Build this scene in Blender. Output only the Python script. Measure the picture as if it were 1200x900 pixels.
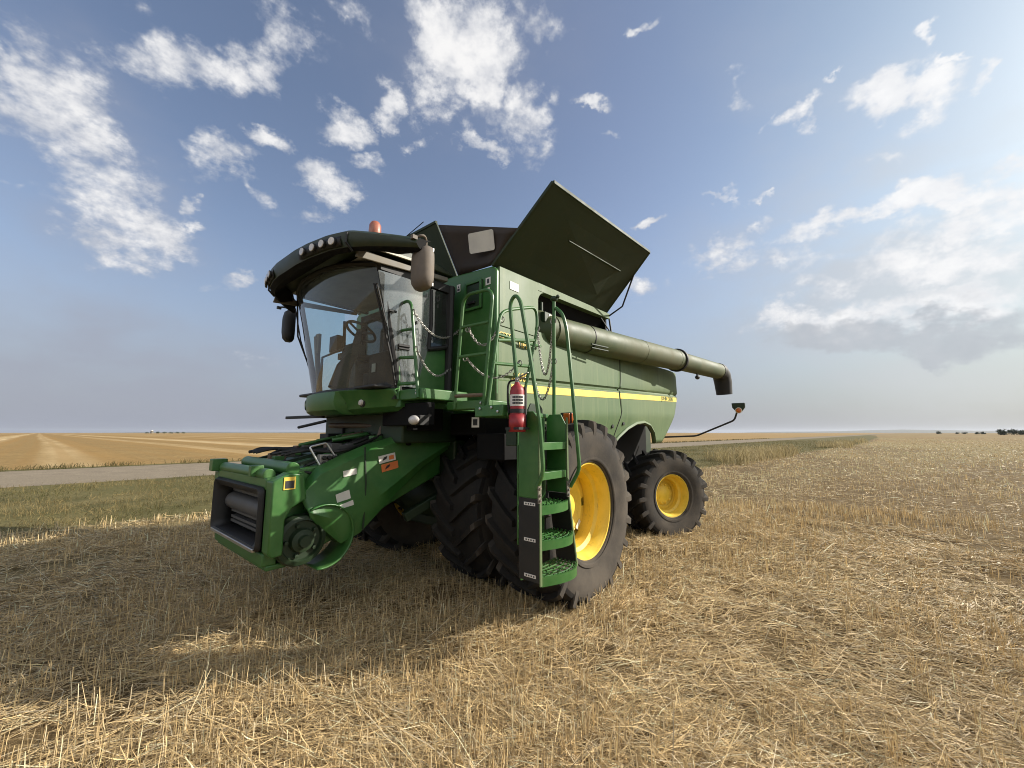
import bpy, bmesh, math, random
import numpy as np
from mathutils import Vector, Matrix
R = math.radians
PI = math.pi
random.seed(7)
rng = np.random.default_rng(11)
sc = bpy.context.scene
for o in list(bpy.data.objects):
    bpy.data.objects.remove(o)
C = sc.collection

# ---------------------------------------------------------------- camera
CAM = Vector((3.8266, 4.2994, 1.728))
yaw, pitch = R(-140.035), R(7.074)
cam_d = bpy.data.cameras.new('camera')
cam_d.sensor_width = 36.0
cam_d.lens = 461.0 / 1200 * 36
cam_d.clip_start = 0.05
cam_d.clip_end = 60000
cam = bpy.data.objects.new('camera', cam_d)
C.objects.link(cam)
cam.location = CAM
fwd = Vector((math.cos(pitch) * math.cos(yaw), math.cos(pitch) * math.sin(yaw), math.sin(pitch)))
cam.rotation_euler = fwd.to_track_quat('-Z', 'Y').to_euler()
sc.camera = cam

# ---------------------------------------------------------------- light and exposure
SUN_EL = R(28.5)
SUN_H = Vector((-0.73, 0.683, 0)).normalized()
SUN = Vector((SUN_H.x * math.cos(SUN_EL), SUN_H.y * math.cos(SUN_EL), math.sin(SUN_EL)))
sun_d = bpy.data.lights.new('sun', 'SUN')
sun_d.energy = 5.0
sun_d.angle = R(0.55)
sun_d.color = (1.0, 0.93, 0.83)
sun = bpy.data.objects.new('sun', sun_d)
C.objects.link(sun)
sun.rotation_euler = SUN.to_track_quat('Z', 'Y').to_euler()
sc.view_settings.view_transform = 'Standard'
sc.view_settings.look = 'None'
sc.view_settings.gamma = 1.0
sc.view_settings.use_curve_mapping = False
sc.view_settings.exposure = 0.46
sc.render.engine = 'CYCLES'
sc.cycles.max_bounces = 8
sc.cycles.transparent_max_bounces = 16
sc.cycles.use_denoising = True
sc.cycles.filter_width = 1.0

# ---------------------------------------------------------------- world: sky with clouds
world = bpy.data.worlds.new('World')
sc.world = world
world.use_nodes = True
nt = world.node_tree
nt.nodes.clear()


class NT:
    """small helper to write node trees"""
    def __init__(self, tree):
        self.t = tree

    def n(self, kind, **kw):
        nd = self.t.nodes.new(kind)
        for k, v in kw.items():
            setattr(nd, k, v)
        return nd

    def set(self, sock, v):
        if isinstance(v, bpy.types.NodeSocket):
            self.t.links.new(v, sock)
        elif v is not None:
            sock.default_value = v

    def math(self, op, a, b=None, c=None, clamp=False):
        nd = self.n('ShaderNodeMath', operation=op, use_clamp=clamp)
        self.set(nd.inputs[0], a)
        if b is not None: self.set(nd.inputs[1], b)
        if c is not None: self.set(nd.inputs[2], c)
        return nd.outputs[0]

    def vmath(self, op, a, b=None, out=0):
        nd = self.n('ShaderNodeVectorMath', operation=op)
        self.set(nd.inputs[0], a)
        if b is not None: self.set(nd.inputs[1], b)
        return nd.outputs[out]

    def mapr(self, v, a, b, c=0.0, d=1.0, smooth=True):
        nd = self.n('ShaderNodeMapRange')
        if smooth: nd.interpolation_type = 'SMOOTHSTEP'
        self.set(nd.inputs['Value'], v)
        for k, x in zip(('From Min', 'From Max', 'To Min', 'To Max'), (a, b, c, d)):
            self.set(nd.inputs[k], x)
        return nd.outputs[0]

    def mix(self, f, a, b, mode='MIX'):
        nd = self.n('ShaderNodeMix', data_type='RGBA', blend_type=mode)
        self.set(nd.inputs[0], f)
        self.set(nd.inputs[6], a if isinstance(a, bpy.types.NodeSocket) else (*a, 1))
        self.set(nd.inputs[7], b if isinstance(b, bpy.types.NodeSocket) else (*b, 1))
        return nd.outputs[2]

    def noise(self, vec, scale, detail=4, rough=0.55, dist=0.0, out=0):
        nd = self.n('ShaderNodeTexNoise')
        if vec is not None: self.set(nd.inputs['Vector'], vec)
        nd.inputs['Scale'].default_value = scale
        nd.inputs['Detail'].default_value = detail
        nd.inputs['Roughness'].default_value = rough
        nd.inputs['Distortion'].default_value = dist
        return nd.outputs[out]

    def mapping(self, vec, loc=(0, 0, 0), rot=(0, 0, 0), scale=(1, 1, 1), kind='POINT'):
        nd = self.n('ShaderNodeMapping', vector_type=kind)
        self.set(nd.inputs['Vector'], vec)
        nd.inputs['Location'].default_value = loc
        nd.inputs['Rotation'].default_value = rot
        nd.inputs['Scale'].default_value = scale
        return nd.outputs[0]


W = NT(nt)
sky = W.n('ShaderNodeTexSky')
sky.sky_type = 'NISHITA'
sky.sun_disc = False
sky.sun_elevation = SUN_EL
sky.sun_rotation = math.atan2(SUN_H.x, SUN_H.y)
sky.air_density = 1.0
sky.dust_density = 1.0
sky.ozone_density = 1.2
tc = W.n('ShaderNodeTexCoord')
D = tc.outputs['Generated']
sep = W.n('ShaderNodeSeparateXYZ')
nt.links.new(D, sep.inputs[0])
el = W.math('MULTIPLY', W.math('ARCSINE', sep.outputs[2]), 180 / PI)
# azimuth counted from the -140 degree meridian so that there is no seam in the photographed part
ca, sa = math.cos(R(140)), math.sin(R(140))
xr = W.math('SUBTRACT', W.math('MULTIPLY', sep.outputs[0], ca), W.math('MULTIPLY', sep.outputs[1], sa))
yr = W.math('ADD', W.math('MULTIPLY', sep.outputs[0], sa), W.math('MULTIPLY', sep.outputs[1], ca))
az = W.math('MULTIPLY', W.math('ARCTAN2', yr, xr), 180 / PI)
comb = W.n('ShaderNodeCombineXYZ')
nt.links.new(az, comb.inputs[0])
nt.links.new(el, comb.inputs[1])
AE = comb.outputs[0]
DN = W.mapping(D, scale=(1, 1, 1.45))
warp = W.noise(DN, 7.0, 6, 0.6, out=1)
wv = W.n('ShaderNodeVectorMath', operation='MULTIPLY_ADD')
nt.links.new(warp, wv.inputs[0])
wv.inputs[1].default_value = (13.0, 11.0, 0)
sub = W.vmath('SUBTRACT', AE, (6.5, 5.5, 0))
nt.links.new(sub, wv.inputs[2])
AEW = wv.outputs[0]
n1 = W.math('ADD', W.math('MULTIPLY', W.noise(DN, 9.0, 12, 0.62), 0.72), W.math('MULTIPLY', W.noise(DN, 34.0, 8, 0.6), 0.28))
n2 = W.noise(W.mapping(D, scale=(1, 1, 2.6)), 4.0, 6, 0.6)
# cloud banks: azimuth, elevation, half lengths (degrees), tilt (degrees), strength
CUMULUS = [
    (52.8, 28.8, 4.97, 4.17, 151, 1.00),
    (47.6, 22.7, 6.74, 4.00, -147, 0.85),
    (40.1, 38.2, 11.53, 2.83, 156, 0.85),
    (33.1, 44.3, 4.19, 3.67, 162, 0.75),
    (39.0, 30.3, 4.17, 3.13, 161, 0.85),
    (33.6, 34.6, 2.95, 1.36, 163, 0.80),
    (24.2, 47.3, 4.62, 2.09, -171, 0.70),
    (7.6, 47.0, 9.75, 5.75, 176, 1.15),
    (10.8, 42.2, 4.59, 2.62, 175, 0.95),
    (-5.7, 48.9, 5.13, 2.03, -177, 0.70),
    (-2.1, 41.0, 5.33, 4.27, -179, 0.90),
    (4.7, 38.7, 4.86, 1.63, -164, 0.75),
    (18.9, 41.5, 2.87, 1.95, 170, 0.90),
    (24.9, 37.7, 4.49, 1.82, 167, 0.75),
    (15.2, 38.0, 2.93, 1.28, 172, 0.75),
    (21.2, 35.2, 2.47, 1.30, 170, 0.75),
    (27.7, 31.8, 3.97, 2.75, 167, 0.85),
    (41.6, 23.8, 1.52, 1.21, 162, 0.80),
    (33.9, 27.5, 1.96, 2.17, 165, 0.65),
    (-12.3, 43.2, 2.44, 0.86, -174, 0.75),
    (-7.6, 43.6, 1.41, 1.65, -176, 0.70),
    (-20.5, 47.0, 1.59, 0.66, -169, 0.75),
    (-32.6, 38.6, 2.01, 1.83, -163, 0.75),
    (-37.9, 34.6, 4.06, 1.20, 160, 0.85),
    (-47.1, 32.1, 4.92, 1.88, -162, 0.85),
    (-53.0, 30.1, 1.20, 1.01, -150, 0.75),
    (-49.7, 35.8, 0.78, 1.43, -151, 0.75),
    (-51.0, 32.4, 1.30, 0.58, -151, 0.70),
    (-47.6, 22.3, 11.54, 1.75, -173, 1.00),
    (-28.7, 22.3, 5.64, 1.59, -169, 0.60),
    (-30.2, 29.1, 2.83, 0.66, -166, 0.70),
    (-19.3, 20.0, 5.32, 2.15, -174, 0.60),
    (36.7, 17.9, 3.53, 1.38, 168, 0.60),
    (-44.7, 12.6, 14.53, 1.92, -177, 0.85),
    (-47.8, 17.0, 10.23, 3.39, -174, 0.80),
    (-37.4, 20.7, 6.29, 2.05, -173, 0.70),
    (-51.7, 19.8, 4.14, 1.80, -168, 0.80),
    (-44.9, 23.3, 3.97, 1.00, -170, 0.70),
    (33.4, 9.0, 2.03, 1.00, 174, 0.55),
    (44.4, 18.5, 2.40, 1.43, 164, 0.60),
    (49.4, 34.2, 1.54, 0.89, 152, 0.60),
    (55.0, 31.9, 1.57, 1.33, 147, 0.60),
    (53.8, 22.5, 1.49, 0.79, 154, 0.60),
    (30.5, 26.9, 4.65, 1.36, 167, 0.60),
    (34.8, 27.7, 1.50, 1.71, 164, 0.70),
    (2.0, 36.9, 3.10, 0.90, 179, 0.60),
    (-15.3, 38.7, 2.06, 0.63, -172, 0.60),
    (-20.3, 27.7, 2.97, 0.74, -171, 0.60),
    (-34.9, 34.7, 2.83, 0.73, -56, 0.50),
    (-46.6, 26.9, 3.82, 0.75, -170, 0.45),
    (-42.3, 36.9, 0.95, 0.49, -156, 0.60),
    (-34.0, 28.4, 1.97, 0.53, -164, 0.65),
    (-34.6, 23.4, 6.28, 1.40, -180, 0.70),
    (-35.2, 25.3, 2.32, 1.09, -165, 0.80),
    (63.8, 22.1, 6.91, 4.03, 145, 0.90),
    (-65.2, 21.2, 7.08, 3.30, -144, 0.80),
]
FILL_CLOUDS = [  # unseen clouds behind the camera, added as fill light for the shadows
    (150.0, 35.0, 30.00, 14.00, 10, 1.10),
    (-150.0, 40.0, 30.00, 16.00, -8, 1.10),
    (178.0, 60.0, 40.00, 9.00, 0, 1.00),
    (-120.0, 22.0, 16.00, 7.00, 5, 0.90),
    (115.0, 25.0, 22.00, 8.00, 0, 0.90),
]
GREYBASE = [
    (-45.0, 10.4, 13.65, 2.12, -175, 1.00),
    (-45.8, 13.4, 11.77, 1.04, -172, 0.55),
]
VEIL = [
    (45.3, 6.5, 15.23, 6.39, -171, 1.00),
    (40.2, 2.6, 17.91, 3.84, 178, 0.80),
    (-43.9, 8.7, 17.05, 6.49, -169, 0.80),
    (-44.7, 17.1, 17.22, 11.63, -171, 1.00),
    (52.1, 28.1, 7.44, 5.91, 152, 0.50),
    (47.4, 22.6, 6.53, 5.69, -147, 0.50),
    (5.5, 47.2, 17.17, 7.56, 177, 0.35),
    (-47.0, 30.3, 18.37, 4.83, -143, 0.35),
    (-47.7, 22.1, 13.35, 4.65, -158, 0.80),
    (-50.3, 18.9, 10.75, 5.57, -133, 0.90),
    (59.4, 4.6, 9.19, 5.33, 165, 0.90),
]


def blobs(lst, vec):
    m = None
    for a, e, ra, rb, tilt, s in lst:
        v = W.mapping(vec, (a, e, 0), (0, 0, R(tilt)), (ra, rb, 1), 'TEXTURE')
        l = W.vmath('LENGTH', v, out=1)
        k = W.mapr(l, 1.75, 0.15, 0.0, s)
        m = k if m is None else W.math('MAXIMUM', m, k)
    return m


mc = blobs(CUMULUS, AEW)
mb_ = blobs(FILL_CLOUDS, AEW)
mg = blobs(GREYBASE, AEW)
mv = blobs(VEIL, AEW)
dens = W.math('ADD', mc, W.math('MULTIPLY', W.math('SUBTRACT', n1, 0.5), 2.9))
a_c = W.math('MULTIPLY', W.mapr(dens, 0.34, 0.95), W.mapr(mc, 0.0, 0.30))
a_g = W.mapr(W.math('ADD', mg, W.math('MULTIPLY', W.math('SUBTRACT', n1, 0.5), 1.5)), 0.42, 0.95)
a_g = W.math('MULTIPLY', a_g, W.mapr(mg, 0.02, 0.25))
a_v = W.math('MULTIPLY', mv, W.mapr(n2, 0.3, 0.62, 0.35, 1.0))
# clear sky: whitens towards the horizon in the summer dust
hz = W.mapr(el, 26.0, -3.0, 0.0, 1.0)
right = W.mapr(az, -10.0, -60.0)
hzcol = W.mix(right, (2.05, 2.3, 2.95), (2.75, 2.95, 3.15))
skyc = W.mix(1.0, sky.outputs[0], W.mix(right, (1.32, 1.17, 1.12), (1.16, 1.19, 1.06)), 'MULTIPLY')
base = W.mix(W.math('MULTIPLY', hz, 0.97), skyc, hzcol)
base = W.mix(W.math('MULTIPLY', a_v, 0.74), base, W.mix(right, (2.6, 2.75, 3.3), (5.0, 5.15, 5.3)))
n3 = W.noise(DN, 20.0, 4, 0.6)
ccol = W.mix(W.mapr(W.math('ADD', W.math('MULTIPLY', dens, 0.5), W.math('MULTIPLY', n3, 0.9)), 0.55, 1.2), (3.7, 3.9, 4.4), (7.2, 7.1, 7.0))
ccol = W.mix(W.math('MULTIPLY', right, 0.75), ccol, (7.2, 7.2, 7.25))
base = W.mix(W.math('MULTIPLY', a_c, 0.92), base, ccol)
base = W.mix(W.math('MULTIPLY', a_g, 0.80), base, W.mix(n3, (3.0, 3.25, 3.65), (4.1, 4.3, 4.6)))
base = W.mix(W.math('MULTIPLY', mb_, W.mapr(n1, 0.3, 0.6, 0.5, 1.0)), base, (10.5, 10.0, 9.5))
bg = W.n('ShaderNodeBackground')
nt.links.new(base, bg.inputs[0])
bg.inputs[1].default_value = 0.102
out = W.n('ShaderNodeOutputWorld')
nt.links.new(bg.outputs[0], out.inputs[0])

# ---------------------------------------------------------------- materials
def principled(name):
    m = bpy.data.materials.new(name)
    m.use_nodes = True
    t = m.node_tree
    t.nodes.clear()
    w = NT(t)
    b = w.n('ShaderNodeBsdfPrincipled')
    o = w.n('ShaderNodeOutputMaterial')
    t.links.new(b.outputs[0], o.inputs[0])
    return m, w, b, o


def surf(name, col, rough=0.5, metal=0.0, dust=0.0, dustcol=(0.30, 0.24, 0.15), var=0.12, scale=6.0,
         bump=0.0, bscale=40.0, coat=0.0, spec=0.5, grime=0.0, soft=0.0, streak=0.0):
    m, w, b, o = principled(name)
    tc = w.n('ShaderNodeTexCoord').outputs['Object']
    na = w.noise(tc, scale, 5, 0.6)
    nb = w.noise(tc, scale * 0.27, 3, 0.5)
    dark = tuple(c * (1 - var) for c in col)
    lite = tuple(min(1, c * (1 + var)) for c in col)
    c = w.mix(w.mapr(na, 0.3, 0.7), dark, lite)
    if dust > 0:
        f = w.math('MULTIPLY', w.mapr(w.math('ADD', w.math('MULTIPLY', na, 0.5), w.math('MULTIPLY', nb, 0.5)), 0.3 - soft, 0.75 + soft), dust)
        c = w.mix(f, c, dustcol)
        r = w.math('ADD', w.math('MULTIPLY', f, 0.5), rough, clamp=True)
        w.set(b.inputs['Roughness'], r)
    else:
        w.set(b.inputs['Roughness'], w.mapr(na, 0.2, 0.8, max(0, rough - .08), min(1, rough + .08)))
    if streak > 0:
        ns = w.noise(w.mapping(tc, scale=(9, 9, .35)), 1.6, 5, 0.7)
        c = w.mix(w.math('MULTIPLY', w.mapr(ns, 0.5, 0.7), streak), c, tuple(x * 1.25 for x in dustcol))
        ns = w.noise(w.mapping(tc, scale=(12, 12, .5)), 1.1, 5, 0.7)
        c = w.mix(w.math('MULTIPLY', w.mapr(ns, 0.56, 0.74), streak * 1.3), c, tuple(x * .45 for x in col))
    if grime > 0:
        nz = w.noise(w.mapping(tc, scale=(3, 3, .5)), scale * 1.2, 6, 0.7)
        c = w.mix(w.math('MULTIPLY', w.mapr(nz, 0.55, 0.72), grime), c, (0.09, 0.06, 0.03))
    w.set(b.inputs['Base Color'], c)
    b.inputs['Metallic'].default_value = metal
    b.inputs['Specular IOR Level'].default_value = spec
    if coat: b.inputs['Coat Weight'].default_value = coat
    if bump > 0:
        bn = w.n('ShaderNodeBump')
        bn.inputs['Strength'].default_value = bump
        bn.inputs['Distance'].default_value = 0.01
        w.set(bn.inputs['Height'], w.noise(tc, bscale, 4, 0.6))
        w.t.links.new(bn.outputs[0], b.inputs['Normal'])
    return m


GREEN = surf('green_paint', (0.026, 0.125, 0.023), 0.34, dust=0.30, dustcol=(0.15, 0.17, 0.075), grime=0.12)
GREEN_D = surf('dusty_green_paint', (0.042, 0.110, 0.032), 0.42, dust=0.92, dustcol=(0.155, 0.182, 0.084), scale=1.6, grime=0.08, soft=0.3, streak=0.25)
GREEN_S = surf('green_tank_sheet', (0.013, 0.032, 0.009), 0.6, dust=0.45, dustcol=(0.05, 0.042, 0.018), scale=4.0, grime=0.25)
GREEN_K = surf('dark_green_paint', (0.008, 0.028, 0.008), 0.5, dust=0.3, dustcol=(0.045, 0.04, 0.022))
UNDER = surf('shadowy_underside_black', (0.005, 0.005, 0.005), 0.8, dust=0.1, dustcol=(0.01, 0.009, 0.007), spec=0.2)  # near-black that paints shade into recesses and undersides
AUGER_M = surf('weathered_auger_paint', (0.036, 0.075, 0.024), 0.45, dust=0.8, dustcol=(0.135, 0.11, 0.058), scale=1.8, grime=0.45, streak=0.15)
ROOFG = surf('cab_roof_paint', (0.011, 0.026, 0.008), 0.4, dust=0.4, dustcol=(0.055, 0.042, 0.02))
YELLOW = surf('yellow_rim_paint', (0.80, 0.56, 0.045), 0.42, dust=0.35, dustcol=(0.45, 0.35, 0.14), grime=0.3)
STRIPE = surf('yellow_stripe', (0.85, 0.66, 0.10), 0.45, dust=0.3, dustcol=(0.5, 0.42, 0.22))
RUBBER = surf('tyre_rubber', (0.013, 0.0125, 0.012), 0.75, dust=0.35, dustcol=(0.055, 0.046, 0.035), scale=5, bump=0.25, bscale=60, spec=0.3)
RUBSIDE = surf('dusty_tyre_sidewall', (0.035, 0.032, 0.029), 0.8, dust=0.75, dustcol=(0.125, 0.105, 0.082), scale=3.5, bump=0.15, bscale=50, spec=0.25)
BLACK = surf('black_plastic', (0.009, 0.009, 0.009), 0.55, dust=0.3, dustcol=(0.04, 0.034, 0.026))
MIRRORM = surf('dusty_grey_plastic', (0.13, 0.11, 0.09), 0.6, dust=0.7, dustcol=(0.24, 0.19, 0.14))
GREY = surf('grey_metal', (0.32, 0.32, 0.31), 0.42, metal=0.6, dust=0.4)
STEEL = surf('bright_steel', (0.55, 0.55, 0.54), 0.3, metal=0.9, dust=0.25)
GALV = surf('grey_trim', (0.12, 0.115, 0.10), 0.5, dust=0.5)
CREAM = surf('cream_trim', (0.62, 0.58, 0.46), 0.5, dust=0.4)
WHITE = surf('white_decal', (0.72, 0.70, 0.64), 0.5, dust=0.25)
DECY = surf('yellow_decal', (0.75, 0.52, 0.08), 0.5)
DECO = surf('orange_decal', (0.70, 0.20, 0.06), 0.5)
DECK = surf('decal_print', (0.03, 0.03, 0.03), 0.5)
RED = surf('red_paint', (0.30, 0.012, 0.018), 0.42, dust=0.3, dustcol=(0.22, 0.09, 0.07))
BRONZE = surf('brown_hose', (0.12, 0.075, 0.05), 0.5, dust=0.3)
SEATM = surf('seat_fabric', (0.018, 0.017, 0.017), 0.9)
INTER = surf('cab_plastic', (0.026, 0.025, 0.024), 0.6)
INTAN = surf('tan_cab_trim', (0.33, 0.24, 0.13), 0.6)
LINER = surf('cab_headliner', (0.34, 0.36, 0.35), 0.8)
BROWN = surf('dark_rubber_flap', (0.030, 0.020, 0.014), 0.6, dust=0.25, dustcol=(0.07, 0.05, 0.03))


def lens_mat(name, col, rough=0.15, trans=0.35):
    m, w, b, o = principled(name)
    tc = w.n('ShaderNodeTexCoord').outputs['Object']
    v = w.n('ShaderNodeTexVoronoi')
    w.t.links.new(tc, v.inputs['Vector'])
    v.inputs['Scale'].default_value = 60
    w.set(b.inputs['Base Color'], w.mix(v.outputs['Distance'], tuple(c * .8 for c in col), col))
    b.inputs['Roughness'].default_value = rough
    b.inputs['Coat Weight'].default_value = 0.6
    b.inputs['Transmission Weight'].default_value = trans
    return m


LENS = lens_mat('clear_lamp_lens', (0.62, 0.58, 0.54), 0.25, 0.0)
AMBER = lens_mat('amber_lens', (0.85, 0.20, 0.03))
AMBERD = lens_mat('faded_amber_dome', (0.46, 0.14, 0.07), 0.45, 0.1)


def glass_mat(name, tint, refl, dust, film=(0.42, 0.45, 0.45)):
    m = bpy.data.materials.new(name)
    m.use_nodes = True
    t = m.node_tree
    t.nodes.clear()
    w = NT(t)
    o = w.n('ShaderNodeOutputMaterial')
    tr = w.n('ShaderNodeBsdfTransparent')
    tr.inputs[0].default_value = (*tint, 1)
    gl = w.n('ShaderNodeBsdfGlossy')
    gl.inputs['Roughness'].default_value = 0.03
    df = w.n('ShaderNodeBsdfDiffuse')
    df.inputs[0].default_value = (*film, 1)
    fr = w.n('ShaderNodeFresnel')
    fr.inputs[0].default_value = 1.5
    f = w.math('ADD', w.math('MULTIPLY', fr.outputs[0], 0.9), refl, clamp=True)
    m1 = w.n('ShaderNodeMixShader')
    w.set(m1.inputs[0], f)
    t.links.new(tr.outputs[0], m1.inputs[1])
    t.links.new(gl.outputs[0], m1.inputs[2])
    tc = w.n('ShaderNodeTexCoord').outputs['Object']
    nz = w.noise(w.mapping(tc, scale=(1, 1, .6)), 5, 6, 0.65)
    m2 = w.n('ShaderNodeMixShader')
    w.set(m2.inputs[0], w.mapr(nz, 0.3, 0.75, dust * .5, dust))
    t.links.new(m1.outputs[0], m2.inputs[1])
    t.links.new(df.outputs[0], m2.inputs[2])
    t.links.new(m2.outputs[0], o.inputs[0])
    return m


GLASS = glass_mat('windshield_glass', (0.84, 0.95, 0.96), 0.05, 0.10, (0.50, 0.55, 0.58))
GLASS_D = glass_mat('dusty_door_glass', (0.55, 0.64, 0.64), 0.22, 0.42)
GLASS_R = glass_mat('side_glass', (0.80, 0.92, 0.92), 0.0, 0.03)
GLASS_Q = glass_mat('dark_quarter_glass', (0.25, 0.28, 0.27), 0.05, 0.10, (0.25, 0.25, 0.24))


# ---------------------------------------------------------------- mesh helpers
class MB:
    """collects shapes for ONE mesh object"""
    def __init__(self):
        self.V, self.F, self.M = [], [], []

    def add(self, vs, fs, m=0):
        k = len(self.V)
        self.V += [tuple(v) for v in vs]
        for f in fs:
            self.F.append(tuple(i + k for i in f))
            self.M.append(m)
        return self

    def box(self, x0, x1, y0, y1, z0, z1, m=0, mat=None):
        vs = [Vector((x, y, z)) for x in (x0, x1) for y in (y0, y1) for z in (z0, z1)]
        if mat is not None: vs = [mat @ v for v in vs]
        return self.add(vs, [(0, 1, 3, 2), (4, 6, 7, 5), (0, 4, 5, 1), (2, 3, 7, 6), (0, 2, 6, 4), (1, 5, 7, 3)], m)

    def rod(self, a, b, w, h, m=0):
        """a rectangular bar from a to b"""
        a, b = Vector(a), Vector(b)
        d = (b - a)
        L = d.length
        q = d.to_track_quat('X', 'Z').to_matrix().to_4x4()
        return self.box(0, L, -w / 2, w / 2, -h / 2, h / 2, m, Matrix.Translation(a) @ q)

    def tube(self, pts, r, seg=8, m=0, cap=True, closed=False):
        P = [Vector(p) for p in pts]
        n = len(P)
        rr = r if isinstance(r, (list, tuple)) else [r] * n
        vs, fs = [], []
        up = None
        for i in range(n):
            if closed:
                t = (P[(i + 1) % n] - P[i - 1]).normalized()
            else:
                t = (P[min(i + 1, n - 1)] - P[max(i - 1, 0)]).normalized()
            if up is None:
                a = Vector((0, 0, 1)) if abs(t.z) < 0.9 else Vector((1, 0, 0))
                up = (a - t * a.dot(t)).normalized()
            else:
                up = (up - t * up.dot(t)).normalized()
            s = t.cross(up)
            for k in range(seg):
                a = 2 * PI * k / seg
                vs.append(P[i] + (up * math.cos(a) + s * math.sin(a)) * rr[i])
        for i in range(n if closed else n - 1):
            j = (i + 1) % n
            for k in range(seg):
                l = (k + 1) % seg
                fs.append((i * seg + k, i * seg + l, j * seg + l, j * seg + k))
        if cap and not closed:
            fs.append(tuple(range(seg))[::-1])
            fs.append(tuple((n - 1) * seg + k for k in range(seg)))
        return self.add(vs, fs, m)

    def lathe(self, prof, origin=(0, 0, 0), axis='Y', seg=48, m=0, closed=False, arc=None):
        """prof: list of (position along axis, radius)"""
        o = Vector(origin)
        vs, fs = [], []
        n = len(prof)
        a0, a1 = arc if arc else (0, 2 * PI)
        S = seg if not arc else seg + 1
        for k in range(S):
            a = a0 + (a1 - a0) * k / seg
            c, s = math.cos(a), math.sin(a)
            for (h, r) in prof:
                if axis == 'Y': v = Vector((r * c, h, r * s))
                elif axis == 'Z': v = Vector((r * c, r * s, h))
                else: v = Vector((h, r * c, r * s))
                vs.append(o + v)
        for k in range(seg):
            l = (k + 1) % S
            for i in range(n if closed else n - 1):
                j = (i + 1) % n
                fs.append((k * n + i, k * n + j, l * n + j, l * n + i))
        return self.add(vs, fs, m)

    def prism(self, poly, axis, a, b, m=0):
        """poly: 2D outline in the plane across axis, extruded from a to b"""
        def P(u, v, w):
            return {'X': (w, u, v), 'Y': (u, w, v), 'Z': (u, v, w)}[axis]
        n = len(poly)
        vs = [P(u, v, a) for u, v in poly] + [P(u, v, b) for u, v in poly]
        fs = [tuple(range(n))[::-1], tuple(range(n, 2 * n))]
        fs += [(i, (i + 1) % n, n + (i + 1) % n, n + i) for i in range(n)]
        return self.add(vs, fs, m)

    def sheet(self, pts, t, m=0):
        """flat or folded polygon of real thickness t"""
        P = [Vector(p) for p in pts]
        nrm = Vector((0, 0, 0))
        for i in range(len(P)):
            nrm += P[i].cross(P[(i + 1) % len(P)])
        nrm.normalize()
        n = len(P)
        vs = [p + nrm * t / 2 for p in P] + [p - nrm * t / 2 for p in P]
        fs = [tuple(range(n)), tuple(range(n, 2 * n))[::-1]]
        fs += [(i, n + i, n + (i + 1) % n, (i + 1) % n) for i in range(n)]
        return self.add(vs, fs, m)

    def grid(self, rows, m=0, flip=False):
        """rows of equally many points"""
        n = len(rows[0])
        vs = [p for r in rows for p in r]
        fs = []
        for i in range(len(rows) - 1):
            for j in range(n - 1):
                f = (i * n + j, i * n + j + 1, (i + 1) * n + j + 1, (i + 1) * n + j)
                fs.append(f[::-1] if flip else f)
        return self.add(vs, fs, m)

    def ball(self, c, r, sx=1, sy=1, sz=1, seg=16, m=0):
        vs, fs = [], []
        h = seg // 2
        for i in range(h + 1):
            a = PI * i / h
            for k in range(seg):
                b = 2 * PI * k / seg
                vs.append((c[0] + r * sx * math.sin(a) * math.cos(b), c[1] + r * sy * math.sin(a) * math.sin(b), c[2] + r * sz * math.cos(a)))
        for i in range(h):
            for k in range(seg):
                l = (k + 1) % seg
                fs.append((i * seg + k, (i + 1) * seg + k, (i + 1) * seg + l, i * seg + l))
        return self.add(vs, fs, m)


def obj_each(name, mb, mats, parent=None, **kw):
    """one object for every separate piece of mb"""
    n = len(mb.V)
    root = list(range(n))

    def find(i):
        while root[i] != i:
            root[i] = root[root[i]]
            i = root[i]
        return i
    for f in mb.F:
        for a in f[1:]:
            root[find(a)] = find(f[0])
    groups = {}
    for f, mi in zip(mb.F, mb.M):
        groups.setdefault(find(f[0]), []).append((f, mi))
    for g in groups.values():
        ids = sorted({i for f, _ in g for i in f})
        idx = {v: k for k, v in enumerate(ids)}
        q = MB()
        q.V = [mb.V[i] for i in ids]
        q.F = [tuple(idx[i] for i in f) for f, _ in g]
        q.M = [mi for _, mi in g]
        last = obj(name, q, mats, parent, **kw)
    return last


def obj(name, mb, mats, parent=None, bevel=0.0, seg=2, smooth=35, thick=0.0, loc=None, off=0.0):
    me = bpy.data.meshes.new(name)
    bm = bmesh.new()
    vs = [bm.verts.new(v) for v in mb.V]
    for f, mi in zip(mb.F, mb.M):
        try:
            fc = bm.faces.new([vs[i] for i in f])
            fc.material_index = mi
        except ValueError:
            pass
    bmesh.ops.remove_doubles(bm, verts=bm.verts, dist=0.0004)
    bmesh.ops.dissolve_degenerate(bm, dist=0.0002, edges=bm.edges)
    bmesh.ops.recalc_face_normals(bm, faces=bm.faces)
    bm.to_mesh(me)
    bm.free()
    for mt in (mats if isinstance(mats, (list, tuple)) else [mats]):
        me.materials.append(mt)
    if smooth:
        me.shade_smooth()
        me.set_sharp_from_angle(angle=R(smooth))
    o = bpy.data.objects.new(name, me)
    C.objects.link(o)
    if parent is not None: o.parent = parent
    if loc is not None: o.location = loc
    if thick:
        md = o.modifiers.new('thickness', 'SOLIDIFY')
        md.thickness = thick
        md.offset = off
    if bevel:
        md = o.modifiers.new('edge', 'BEVEL')
        md.width = bevel
        md.segments = seg
        md.limit_method = 'ANGLE'
        md.angle_limit = R(40)
    return o


def tag(o, label=None, cat=None, group=None, kind=None):
    if label: o['label'] = label
    if cat: o['category'] = cat
    if group: o['group'] = group
    if kind: o['kind'] = kind
    return o


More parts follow.
